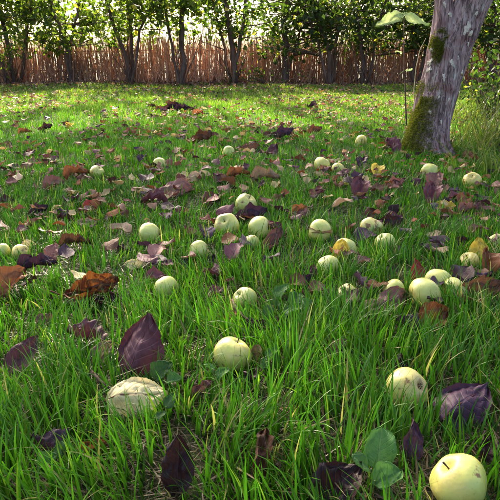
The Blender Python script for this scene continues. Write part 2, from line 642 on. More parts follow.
GL, GM, GD = (0.042, 0.078, 0.013), (0.090, 0.118, 0.020), (0.020, 0.036, 0.010)
GD2 = (0.042, 0.066, 0.014)
TY = 12.45
trees = [
    ('leftmost hedge tree, stems fanning up at the left edge of the fence', [[(14, 82), (10, 55), (2, 20), (-4, 0)], [(18, 82), (26, 45), (30, 10), (34, -8)], [(10, 82), (-6, 50), (-20, 10)]], 1.25, 120, GL, GM, 0.85, 10),
    ('leafy hedge tree second from left with foliage hanging low over the fence', [[(73, 82), (70, 60), (62, 35), (52, 5)], [(70, 82), (66, 55), (74, 25), (80, -5)]], 1.15, 140, GL, GM, 0.8, 26),
    ('forked hedge tree third from left, thin stems leaning left and right', [[(129, 83), (126, 60), (116, 30), (106, 0)], [(131, 83), (131, 50), (128, 10)], [(130, 60), (140, 30), (150, 5)]], 1.35, 110, GL, GM, 0.8, 10),
    ('straight pale-stemmed hedge tree fourth from left beside a thinner shoot', [[(183, 84), (183, 60), (181, 30), (184, 0)], [(180, 82), (172, 45), (164, 10)]], 1.45, 105, GL, GM, 0.75, 6),
    ('hedge tree near the middle with three thin close stems', [[(235, 83), (233, 50), (228, 20), (224, -4)], [(233, 83), (238, 50), (245, 15)], [(231, 83), (226, 50), (214, 10)]], 1.3, 120, GL, GD2, 0.8, 16),
    ('dark hedge tree just right of the middle with one upright stem', [[(285, 82), (286, 55), (284, 25), (288, -4)], [(287, 82), (297, 40), (308, 5)]], 1.2, 130, GD, GD2, 0.8, 24),
    ('dark hedge tree with forked stems left of the tall sapling', [[(330, 81), (329, 55), (322, 28), (312, 0)], [(332, 81), (336, 45), (340, 5)], [(327, 81), (318, 40), (306, 15)]], 1.15, 140, GD, GD2, 0.8, 26),
    ('dark hedge tree directly behind the pale sapling leaves', [[(364, 80), (363, 50), (358, 20), (361, -5)], [(368, 80), (376, 40), (386, 0)]], 1.15, 140, GD, GD2, 0.8, 26),
    ('hedge tree mostly hidden behind the leaning apple trunk', [[(414, 80), (416, 45), (410, 10)], [(418, 80), (428, 40), (440, 0)]], 1.15, 130, GD, GD2, 0.8, 24),
    ('dark hedge tree right of the apple trunk, second from right edge', [[(462, 80), (461, 50), (466, 20), (464, -5)], [(459, 80), (452, 40), (446, 0)]], 1.2, 130, GD, GD2, 0.8, 20),
    ('rightmost hedge tree at the right edge of the fence', [[(491, 80), (489, 50), (494, 15), (490, -5)], [(494, 80), (504, 40), (512, 0)]], 1.15, 140, GD, GL, 0.85, 26),
]
for i, (lab, st, zl, ncl, c1, c2, sp, low) in enumerate(trees):
    hedge_tree(lab, st, TY + random.uniform(-0.15, 0.15), zl, ncl, c1, c2, sp, 8.6, 26, low)
for px, lab in ((-60, 'hedge tree beyond the left edge of the picture'), (560, 'hedge tree beyond the right edge of the picture')):
    hedge_tree(lab, [[(px, 82), (px - 3, 40), (px + 4, 0)], [(px + 3, 82), (px + 12, 30), (px + 20, 0)]], TY, 1.2, 140, GL, GM, 0.9, 8.6, 26, 10)


def shrub(label, px, Y, w, h, n, c1, c2, size=0.085, zb=0.1):
    p = at_y(px, 78, Y)
    root = empty('hedge_shrub', (p.x, Y, float(gz(p.x, Y))))
    tag(root, label, 'shrub', 'shrubs along the stick fence')
    br = MB()
    C = []
    for i in range(max(8, n // 26)):
        e = Vector((random.gauss(0, w * .36), random.gauss(0, 0.22), zb + (h - zb) * random.random() ** 0.7))
        br.tube(wiggle(Vector((random.gauss(0, .05), 0, -.02)), e, 4, .03), [.012, .010, .008, .006, .003], 4, False)
        k = int(26 * random.uniform(.5, 1.5))
        C.append(rng.normal(size=(k, 3)) * random.uniform(.07, .15) + np.array(e)[None])
    link('stems', br.mesh('stems', M_STEM), root)['kind'] = 'stuff'
    C = np.concatenate(C)
    C[:, 2] = np.maximum(C[:, 2], 0.02)
    link('crown', foliage_mesh('crown', C, size, c1, c2, M_FOLI, 0.04), root)


shrub('green shrub behind the fence below the second hedge tree from left', 84, 13.5, 1.2, 1.5, 700, GL, GM)
shrub('dark shrub over the fence between the two middle hedge trees', 262, 13.6, 1.1, 1.6, 800, GD, GD2)
shrub('dark shrub over the fence left of the forked hedge tree', 306, 13.5, 1.0, 1.75, 900, GD, GD2)
shrub('dense dark shrub over the fence behind the pale sapling', 348, 13.5, 1.1, 1.8, 1100, GD, GD2)
shrub('dense dark shrub over the fence left of the apple trunk', 395, 13.5, 1.2, 1.8, 1200, GD, GD2)
shrub('loose sunlit shrub behind the fence at the left edge', 22, 14.2, 1.6, 2.3, 800, GL, GM, .11, .6)
shrub('loose sunlit shrub behind the fence left of the third hedge tree', 112, 14.3, 1.4, 2.3, 700, GL, GM, .11, .7)
shrub('loose sunlit shrub behind the fence between the third and fourth hedge trees', 158, 14.2, 1.4, 2.2, 700, GL, GM, .11, .7)
shrub('loose sunlit shrub behind the fence right of the fourth hedge tree', 206, 14.3, 1.4, 2.3, 700, GL, GM, .11, .7)
shrub('dark shrub over the fence right of the apple trunk', 478, 13.5, 1.3, 1.6, 1000, GD, GD2)
shrub('leafy dark green undergrowth bush at the right edge beyond the apple trunk', 496, 5.6, 0.42, 0.55, 520, GD, GL, 0.06, 0.03)
shrub('small green shrub in front of the fence at the left edge', 6, 12.2, 0.6, 0.75, 260, GL, GM, 0.07)
shrub('low green weedy shrub at the foot of the middle hedge tree', 268, 12.2, 0.8, 0.32, 200, GL, GD2, 0.06, 0.02)


# ------------------------------------------------------------------ apple tree on the right
ABASE = at(425, 151)
AY = ABASE.y
apple_tree = empty('apple_tree', ABASE)
tag(apple_tree, 'old leaning apple tree with flaking purplish bark and green moss, at right', 'tree')


def loft(spec, nseg, nring, seed, Yoff=0.0, squash=0.92):
    """spec: (py, left px, right px) from the bottom up; returns verts (local to the tree), faces"""
    sp = []
    for py, l, r in spec:
        a = at_y(l, py, AY + Yoff); b = at_y(r, py, AY + Yoff)
        sp.append((a.lerp(b, .5), (b.x - a.x) / 2))
    out_c, out_r = [], []
    for k in range(nring + 1):
        t = k / nring * (len(sp) - 1)
        i = min(int(t), len(sp) - 2); f = t - i
        p0, p1, p2, p3 = [sp[max(0, min(len(sp) - 1, i + j))] for j in (-1, 0, 1, 2)]
        h = lambda a, b, c, d: 0.5 * ((2 * b) + (c - a) * f + (2 * a - 5 * b + 4 * c - d) * f * f + (3 * b - a - 3 * c + d) * f ** 3)
        out_c.append(Vector([h(p0[0][j], p1[0][j], p2[0][j], p3[0][j]) for j in range(3)]))
        out_r.append(h(p0[1], p1[1], p2[1], p3[1]))
    V = []
    for k in range(nring + 1):
        an = np.arange(nseg) / nseg * 2 * np.pi
        z = out_c[k].z
        ca, sa = np.cos(an), np.sin(an)
        nz = (vnoise(ca * 2.2 + 9, sa * 2.2 + z * 3.0, seed) - .5) * 0.24
        nz += (vnoise(an * 5.1, np.full(nseg, z * 9), seed + 1) - .5) * 0.085 * np.minimum(1, np.minimum(an, 2 * np.pi - an) * 2)
        nz += (vnoise(ca * 9 + 50, sa * 9 + z * 26, seed + 2) - .5) * 0.09
        rr = out_r[k] * (1 + nz)
        V += [(out_c[k].x + rr[j] * ca[j] - ABASE.x, out_c[k].y + rr[j] * squash * sa[j] - ABASE.y, z - ABASE.z) for j in range(nseg)]
    Fc = []
    for k in range(nring):
        for j in range(nseg):
            j2 = (j + 1) % nseg
            Fc.append((k * nseg + j, k * nseg + j2, (k + 1) * nseg + j2, (k + 1) * nseg + j))
    return V, Fc, out_c, out_r


tv, tf, tc, trd = loft([(164, 388, 466), (151, 399, 457), (138, 405, 451), (118, 412, 452), (95, 419, 458), (70, 425, 465), (48, 430, 472),
                        (26, 440, 481), (0, 453, 493), (-40, 478, 516), (-100, 512, 546), (-170, 540, 570)], 96, 200, 3)
mb = MB(); mb.v, mb.f = tv, tf
trunk = link('trunk', mb.mesh('trunk', M_BARK), apple_tree)
lv, lf, lc, lr = loft([(95, 424, 446), (66, 427, 450), (45, 430, 453), (22, 434, 454), (0, 436, 453), (-40, 436, 452), (-100, 430, 444), (-200, 415, 426)], 64, 130, 11, -0.03)
mb = MB(); mb.v, mb.f = lv, lf
link('limb', mb.mesh('limb', M_BARK), apple_tree)
# limbs and thinning crown above the picture
br = MB()
C = []
tips = [Vector(tv[-1]), Vector(lv[-1]), Vector(tv[-96 * 40]), Vector(lv[-64 * 25])]
for i in range(26):
    s = tips[i % 4]
    e = s + Vector((random.gauss(0.1, 0.8), random.gauss(0, 0.8), random.uniform(0.5, 1.7)))
    pts = wiggle(s, e, 6, 0.07)
    br.tube(pts, [0.035, 0.03, .025, .02, .015, .01, .005], 6, False)
    for k in range(5):
        q = pts[random.randint(2, 6)]
        e2 = q + Vector((random.gauss(0, .35), random.gauss(0, .35), random.uniform(-.1, .45)))
        br.tube(wiggle(q, e2, 3, .03), [.01, .008, .006, .003], 4, False)
        C.append(rng.normal(size=(9, 3)) * 0.11 + np.array(e2)[None])
link('branches', br.mesh('branches', M_BARK), apple_tree)['kind'] = 'stuff'
link('crown', foliage_mesh('crown', np.concatenate(C), 0.075, (0.09, 0.13, 0.03), (0.20, 0.18, 0.04), M_FOLI, 0.3), apple_tree)


def moss_on(verts, nseg, keep, n, name):
    Vv = np.array(verts).reshape(-1, nseg, 3)
    N = Vv - Vv.mean(1, keepdims=True); N[:, :, 2] = 0
    N /= np.linalg.norm(N, axis=2, keepdims=True)
    P = Vv.reshape(-1, 3); N = N.reshape(-1, 3)
    w = keep(P, N)
    idx = rng.choice(len(P), n, p=w / w.sum())
    p = P[idx] + rng.normal(size=(n, 3)) * 0.004
    d = N[idx] + rng.normal(size=(n, 3)) * 0.45 + np.array([0, 0, .15])
    d /= np.linalg.norm(d, axis=1, keepdims=True)
    s = np.cross(d, rng.normal(size=(n, 3))); s /= np.linalg.norm(s, axis=1, keepdims=True)
    L = rng.uniform(0.006, 0.017, n)[:, None]
    Wd = 0.0022
    V = np.stack([p - s * Wd - d * .003, p + s * Wd - d * .003, p + d * L], 1).reshape(-1, 3)
    t = rng.uniform(0, 1, n)[:, None]
    cc = np.array([[0.08, 0.10, 0.012]]) * (1 - t) + np.array([[0.32, 0.31, 0.04]]) * t
    o = link(name, fast_mesh(name, V, np.arange(n * 3), np.full(n, 3), M_MOSS, np.repeat(cc, 3, 0), smooth=False), apple_tree)
    o['kind'] = 'stuff'


zpy = lambda py: at_y(430, py, AY).z - ABASE.z


def keep_low(P, N):
    side = np.clip((-N[:, 0] * 0.85 - N[:, 1] * 0.35) * 1.8 - 0.62, 0, 1)
    hgt = np.clip((zpy(80) - P[:, 2]) / 0.10, 0, 1) * (P[:, 2] > -0.05)
    pat = np.clip((vnoise(P[:, 0] * 16 + P[:, 1] * 13, P[:, 2] * 13, 4) - 0.16) * 4, 0, 1)
    low = np.clip((zpy(122) - P[:, 2]) / 0.12, 0, 1)
    return side * hgt * np.maximum(pat, low * 0.8) + 1e-9


def keep_patch(P, N):
    q = at_y(441, 47, AY - 0.1) - ABASE
    d2 = ((P[:, 0] - q.x) / 0.045) ** 2 + ((P[:, 2] - q.z) / 0.105) ** 2
    return np.clip(1.25 - d2, 0, 1) * (N[:, 1] < 0.1) * np.clip((vnoise(P[:, 0] * 40, P[:, 2] * 30, 8) - .2) * 3, 0, 1) + 1e-9


moss_on(tv, 96, keep_low, 19000, 'moss')
moss_on(lv, 64, keep_patch, 4200, 'moss_patch')
# pale lichen flakes
for i, (px, py, s) in enumerate([(460, 29, 8), (465, 34, 5), (457, 72, 5), (446, 62, 5), (438, 76, 5), (433, 73, 4), (427, 62, 6), (426, 70, 5), (429, 50, 4),
                                 (424, 110, 4), (436, 120, 3), (452, 58, 3), (443, 98, 3), (433, 96, 3), (470, 14, 4), (446, 15, 4), (440, 5, 4), (462, 45, 3)]):
    q = at_y(px, py, AY)
    P = np.array(tv if px > 434 or py > 90 else lv)
    if py < 40 and px < 452:
        P = np.array(lv)
    loc = np.array(q - ABASE)
    msk = P[:, 1] < P[:, 1].mean()
    P = P[msk]
    k = np.argmin((P[:, 0] - loc[0]) ** 2 + (P[:, 2] - loc[2]) ** 2)
    c = P[k]
    r = s * AY / F * 0.5
    r *= 1.25
    b = []
    for j in range(16):
        an = j / 16 * 6.283
        rr = r * (0.72 + 0.22 * math.sin(2 * an + i) + 0.16 * math.sin(5 * an + 2 * i) + random.uniform(-.1, .1))
        qx, qz = c[0] + rr * math.cos(an) * .75, c[2] + rr * 1.3 * math.sin(an)
        m = np.argmin((P[:, 0] - qx) ** 2 + (P[:, 2] - qz) ** 2)
        b.append((qx, P[m][1] - 0.003, qz))
    vv = b + [(c[0], min(c[1], min(w[1] for w in b)) - 0.003, c[2])]
    ff = [(j, (j + 1) % 16, 16) for j in range(16)]
    me = bpy.data.meshes.new('lichen_flake'); me.from_pydata(vv, [], ff); me.materials.append(M_LICHEN)
    link('lichen_flake', me, apple_tree)
PRESS.append((ABASE.x, ABASE.y, 0.14, 0.0))

# ------------------------------------------------------------------ apples
def apple_mesh(name, seed):
    rs = random.Random(seed)
    nu, nv = 28, 18
    v, f = [], []
    sq = rs.uniform(0.86, 0.95)
    ph = rs.uniform(0, 6)
    lob = rs.uniform(0.016, 0.034)
    asym = rs.uniform(-0.04, 0.04)
    for j in range(nv + 1):
        th = math.pi * j / nv
        for i in range(nu):
            an = 2 * math.pi * i / nu
            r = math.sin(th) ** 0.92 * (1 + 0.06 * math.cos(th))
            z = math.cos(th) * sq
            d = max(0.0, 1 - r / 0.42)
            z -= math.copysign(0.30 if z > 0 else 0.18, z) * d ** 1.3
            rr = r * (1 + lob * math.cos(5 * an + ph) * (1 + abs(math.cos(th))) + 0.02 * math.cos(2 * an + ph))
            v.append((rr * math.cos(an), rr * math.sin(an), z + asym * rr * math.cos(an + ph)))
    for j in range(nv):
        for i in range(nu):
            i2 = (i + 1) % nu
            f.append((j * nu + i, (j + 1) * nu + i, (j + 1) * nu + i2, j * nu + i2))
    me = bpy.data.meshes.new(name)
    me.from_pydata(v, [], f)
    me.polygons.foreach_set('use_smooth', [True] * len(f))
    return me


APM = {}
for kk in APPLE:
    for s in range(2):
        me = apple_mesh('apple', s * 3 + len(kk))
        me.materials.append(APPLE[kk])
        APM[kk, s] = me
mb = MB(); mb.tube([(0, 0, .50), (.02, .01, .75), (.07, .02, 1.0)], [.035, .026, .04], 6)
ME_STEM = mb.mesh('stem', M_TWIG)
mb = MB()
for k in range(5):
    a = k * 1.257
    mb.tube([(0.05 * math.cos(a), .05 * math.sin(a), -.70), (.13 * math.cos(a), .13 * math.sin(a), -.80), (.05 * math.cos(a + .5), .05 * math.sin(a + .5), -.90)], [.03, .025, .008], 4)
ME_CALYX = mb.mesh('calyx', M_CALYX)

# (px, py, width px, skin, label)
APPLES = [
    (459, 477, 57, 'pale', 'pale yellow-green apple nearest the camera at the bottom right'),
    (407, 385, 43, 'bruised', 'greenish apple with a brown bruise on top, above the round green weed leaf'),
    (232, 351, 39, 'pale', 'smooth pale yellow apple alone in the front centre of the grass'),
    (425, 291, 35, 'pale', 'front apple of the touching pair beside the long pinkish leaf'),
    (438, 279, 29, 'pale', 'rear right apple of the touching pair above the folded brown leaf'),
    (394, 288, 24, 'pale', 'pale apple half covered by the long pinkish-brown leaf'),
    (166, 286, 27, 'pale', 'pale apple at left of centre above the tall purple leaf'),
    (245, 297, 27, 'green', 'greenish apple sunk behind grass blades, beside the small red leaf'),
    (199, 249, 22, 'green', 'small green apple left of the wrinkled pinkish leaf, alone in deep grass'),
    (251, 241, 18, 'green', 'small green apple directly in front of a larger pale one'),
    (328, 264, 25, 'pale', 'pale apple with a yellow leaf leaning on its right side'),
    (346, 247, 24, 'pale', 'pale apple just behind the upright yellow leaf'),
    (385, 241, 22, 'pale', 'clean pale apple right of the one by the yellow leaf'),
    (320, 229, 29, 'pale', 'large pale apple standing clear in the grass right of centre'),
    (371, 226, 25, 'bruised', 'apple with a rotten brown top, in front of the purple leaf heap'),
    (227, 223, 26, 'pale', 'left apple of the cluster of three near the middle'),
    (259, 226, 26, 'pale', 'right apple of the cluster of three, beside the wrinkled pinkish leaf'),
    (246, 202, 25, 'pale', 'rear apple of the cluster of three with dark leaves before it'),
    (150, 232, 24, 'green', 'green apple at left of centre above the curled cream leaf'),
    (469, 260, 21, 'yellow', 'golden apple near the right edge with an upright yellow leaf beside it'),
    (472, 179, 23, 'yellow', 'yellow apple right of the apple tree near the right edge'),
    (429, 170, 18, 'pale', 'pale yellow apple straight below the apple trunk'),
    (97, 171, 15, 'pale', 'small pale apple far left in the mid grass'),
    (160, 163, 15, 'pale', 'small pale apple left of the sunlit far apple'),
    (322, 163, 17, 'pale', 'left apple of the far pair near a fallen yellow leaf'),
    (338, 168, 14, 'green', 'right apple of the far pair near a fallen yellow leaf'),
    (229, 151, 14, 'pale', 'small far apple in the bright sunny patch of grass'),
    (2, 250, 16, 'green', 'green apple cut by the left edge of the picture'),
    (21, 251, 17, 'yellow', 'yellowish apple beside purple leaves near the left edge'),
    (455, 287, 26, 'green', 'pale green apple tucked under the big curled brown leaf at right'),
    (497, 241, 16, 'green', 'dull apple cut by the right edge of the picture'),
    (361, 140, 13, 'yellow', 'small yellow apple in far grass left of the apple trunk'),
    (347, 293, 18, 'bruised', 'pinkish rotting apple half hidden between leaves, left of the long pinkish leaf'),
]
for i, (px, py, w, skin, lab) in enumerate(APPLES):
    py += 0.10 * w
    c = at(px, py, 0.036)
    r = w * depth(c) / F / 2
    r = min(max(r, 0.029), 0.046)
    c = at(px, py, r * (0.8 if py > 340 else 0.5))
    o = link('apple', APM[skin, i % 2])
    o.location = c
    o.scale = (r, r, r)
    o.rotation_euler = (R(90) + random.gauss(0, 0.45), 0, R(90) * random.choice((-1, 1)) + random.gauss(0, 0.4)) if i % 5 in (1, 3) else (random.uniform(0.35, 0.9), random.uniform(-.3, .3), random.uniform(-2.8, 2.8))
    tag(o, lab, 'apple', 'windfall apples in the grass')
    link('stem', ME_STEM, o)
    link('calyx', ME_CALYX, o)
    PRESS.append((c.x, c.y, r * 0.95, 0.12))
    PRESS.append((c.x, c.y - r * 1.3, r * 1.1, 0.85))


# ------------------------------------------------------------------ fallen leaves
def leaf_mesh(seed, nu=12, nv=8, shape='ovate', bend=0.4, cup=0.3, wrinkle=0.05, fold=0.0, ragged=0.05, serr=0.0, twist=None):
    """unit-length leaf along +x, with bend along the length, cupped or folded across"""
    rs = np.random.default_rng(seed)
    u = np.linspace(0, 1, nu + 1)
    if shape == 'ovate':
        w = 0.40 * np.sin(np.pi * u ** 0.78) ** 0.8
    elif shape == 'round':
        w = 0.50 * np.sin(np.pi * u ** 0.9) ** 0.55
    else:
        w = 0.26 * np.sin(np.pi * u ** 0.85) ** 0.85
    w = np.maximum(w, 0.004)
    v = np.linspace(-1, 1, nv + 1)
    U, W = np.meshgrid(u, v, indexing='ij')
    edge = 1 + ragged * (vnoise(U * 9 + seed, np.sign(W) * 5, seed) - .5) * 4 * np.abs(W) ** 3
    if serr:
        edge += serr * (np.arange(nu + 1)[:, None] % 2 - .5) * np.abs(W) ** 6
    Y = W * w[:, None] * edge
    # cross curl: roll the width on an arc
    ang = cup * 2.2 * (1 + 0.5 * np.sin(U * 4 + seed))
    Yc = np.where(np.abs(ang) > 1e-3, np.sin(Y * ang / 0.4) / (ang / 0.4), Y)
    Zc = np.where(np.abs(ang) > 1e-3, (1 - np.cos(Y * ang / 0.4)) / (ang / 0.4), 0)
    Zc = Zc + fold * np.abs(Y)
    # long bend
    th = bend * (U - 0.5) * 2
    X = np.where(abs(bend) > 1e-3, np.sin(th) / (2 * bend if bend else 1), U - .5) + 0.0
    Zb = np.where(abs(bend) > 1e-3, (1 - np.cos(th)) / (2 * bend if bend else 1), 0)
    Z = Zc + Zb
    Z = Z + wrinkle * (vnoise(U * 4.5 + seed * 3.1, W * 2.6 + 7, seed) - .5) * (0.4 + np.abs(W))
    Z = Z + wrinkle * 0.9 * (vnoise(U * 9 + seed, W * 5, seed + 5) - .5)
    tw = rs.uniform(-.9, .9) if twist is None else twist
    Z = Z + tw * (U - .5) * Y + 0.22 * (vnoise(U * 2.2 + seed * 1.7, W * 1.3 + 3, seed + 9) - .5)
    Z = Z + 0.010 * np.cos((U * 8 - np.abs(W) * 2.3) * 2 * np.pi) * np.minimum(1, np.abs(W) * 3)   # ribs between side veins
    V = np.stack([X, Yc, Z], -1).reshape(-1, 3)
    V -= (V.max(0) + V.min(0)) / 2
    b = (np.arange(nu)[:, None] * (nv + 1) + np.arange(nv)[None]).ravel()
    loops = np.stack([b, b + nv + 1, b + nv + 2, b + 1], -1).ravel()
    uvs = np.stack([U, (W + 1) / 2], -1).reshape(-1, 2)
    return V, loops, np.full(len(b), 4), uvs, (nu, nv)


LV = {}
hi = dict(nu=26, nv=14)
LV['flat'] = [leaf_mesh(1, **hi, bend=.25, cup=.15, wrinkle=.16, serr=.06), leaf_mesh(2, **hi, bend=-.35, cup=.2, wrinkle=.18, serr=.05)]
LV['broad'] = [leaf_mesh(31, nu=32, nv=18, bend=.22, cup=.22, wrinkle=.07, serr=.045, twist=.25), leaf_mesh(32, nu=32, nv=18, bend=-.3, cup=-.25, wrinkle=.08, serr=.045, twist=-.3)]
LV['cup'] = [leaf_mesh(3, **hi, bend=.5, cup=.55, wrinkle=.17, serr=.05), leaf_mesh(4, **hi, bend=.3, cup=-.5, wrinkle=.17, serr=.05)]
LV['curl'] = [leaf_mesh(5, **hi, bend=.45, cup=.7, wrinkle=.24, ragged=.06), leaf_mesh(6, **hi, bend=-.4, cup=.75, wrinkle=.24, ragged=.06)]
LV['fold'] = [leaf_mesh(7, **hi, bend=.35, cup=.2, fold=.8, wrinkle=.14, serr=.05), leaf_mesh(8, **hi, bend=-.3, cup=.1, fold=.55, wrinkle=.17, serr=.05)]
LV['narrow'] = [leaf_mesh(9, **hi, shape='narrow', bend=.5, cup=.35, wrinkle=.14), leaf_mesh(10, **hi, shape='narrow', bend=-.5, cup=-.4, wrinkle=.14)]
LV['round'] = [leaf_mesh(11, **hi, shape='round', bend=.25, cup=.25, wrinkle=.06, serr=.04), leaf_mesh(12, **hi, shape='round', bend=-.2, cup=.3, wrinkle=.14, serr=.04)]
LV['small'] = [leaf_mesh(20 + k, nu=7, nv=4, bend=random.choice((-1, 1)) * random.uniform(.15, .6), cup=random.uniform(-.6, .6),
                         fold=random.uniform(0, .35), wrinkle=.13, ragged=.05) for k in range(7)]
leaf_cache = {}


def get_leaf(kind, var, colour):
    key = (kind, var, colour)
    if key not in leaf_cache:
        V, lo, co, uv, _ = LV[kind][var]
        leaf_cache[key] = fast_mesh('leaf', V, lo, co, LEAF[colour], None, True, uv)
    return leaf_cache[key]


stalk_cache = {}


def get_stalk(kind, var, mat):
    key = (kind, var, mat.name)
    if key not in stalk_cache:
        V, lo, co, uv, (nu, nv) = LV[kind][var]
        G = V.reshape(nu + 1, nv + 1, 3)[:, nv // 2]
        d = (G[0] - G[3]); d /= np.linalg.norm(d)
        pts = [G[0] + d * .26 + np.array([0, .05, .03]), G[0] + d * .12 + np.array([0, .012, .008]), G[0]]
        step = max(1, nu // 8)
        pts += [G[k] - np.array([0, 0, .004]) for k in range(step, nu, step)]
        n = len(pts)
        mb = MB()
        mb.tube(pts, [.016] + [.013 * (1 - .75 * i / n) for i in range(1, n)], 5)
        stalk_cache[key] = mb.mesh('stalk', mat)
    return stalk_cache[key]


def put_leaf(px, py, lpx, colour, kind, ang, tilt, roll, label, aspect=1.0, group=None, lift=0.012, stalk=True, var=None, name='fallen_leaf', press=0.35):
    var = random.randrange(len(LV[kind])) if var is None else var
    V = LV[kind][var][0]
    c = at(px, py, 0.03)
    L = lpx * depth(c) / F
    rot = Euler((R(roll), R(-tilt), R(ang)), 'XYZ')
    Rm = np.array(rot.to_matrix())
    W = (V * np.array([L, L * aspect, L])) @ Rm.T
    half = W[:, 2].max()
    half = -W[:, 2].min()
    c = at(px, py, max(0.010, half * 0.75) + lift)
    o = link(name, get_leaf(kind, var, colour))
    o.location = c
    o.scale = (L, L * aspect, L)
    o.rotation_euler = rot
    tag(o, label, 'leaf', group or 'fallen leaves in the grass')
    if stalk:
        link('stalk', get_stalk(kind, var, M_STALK), o)
    if press is not None:
        r = L * 0.42
        PRESS.append((c.x, c.y, r, press))
        PRESS.append((c.x, c.y - r, r * 0.9, 0.55 if py > 340 else 0.7))
    return o


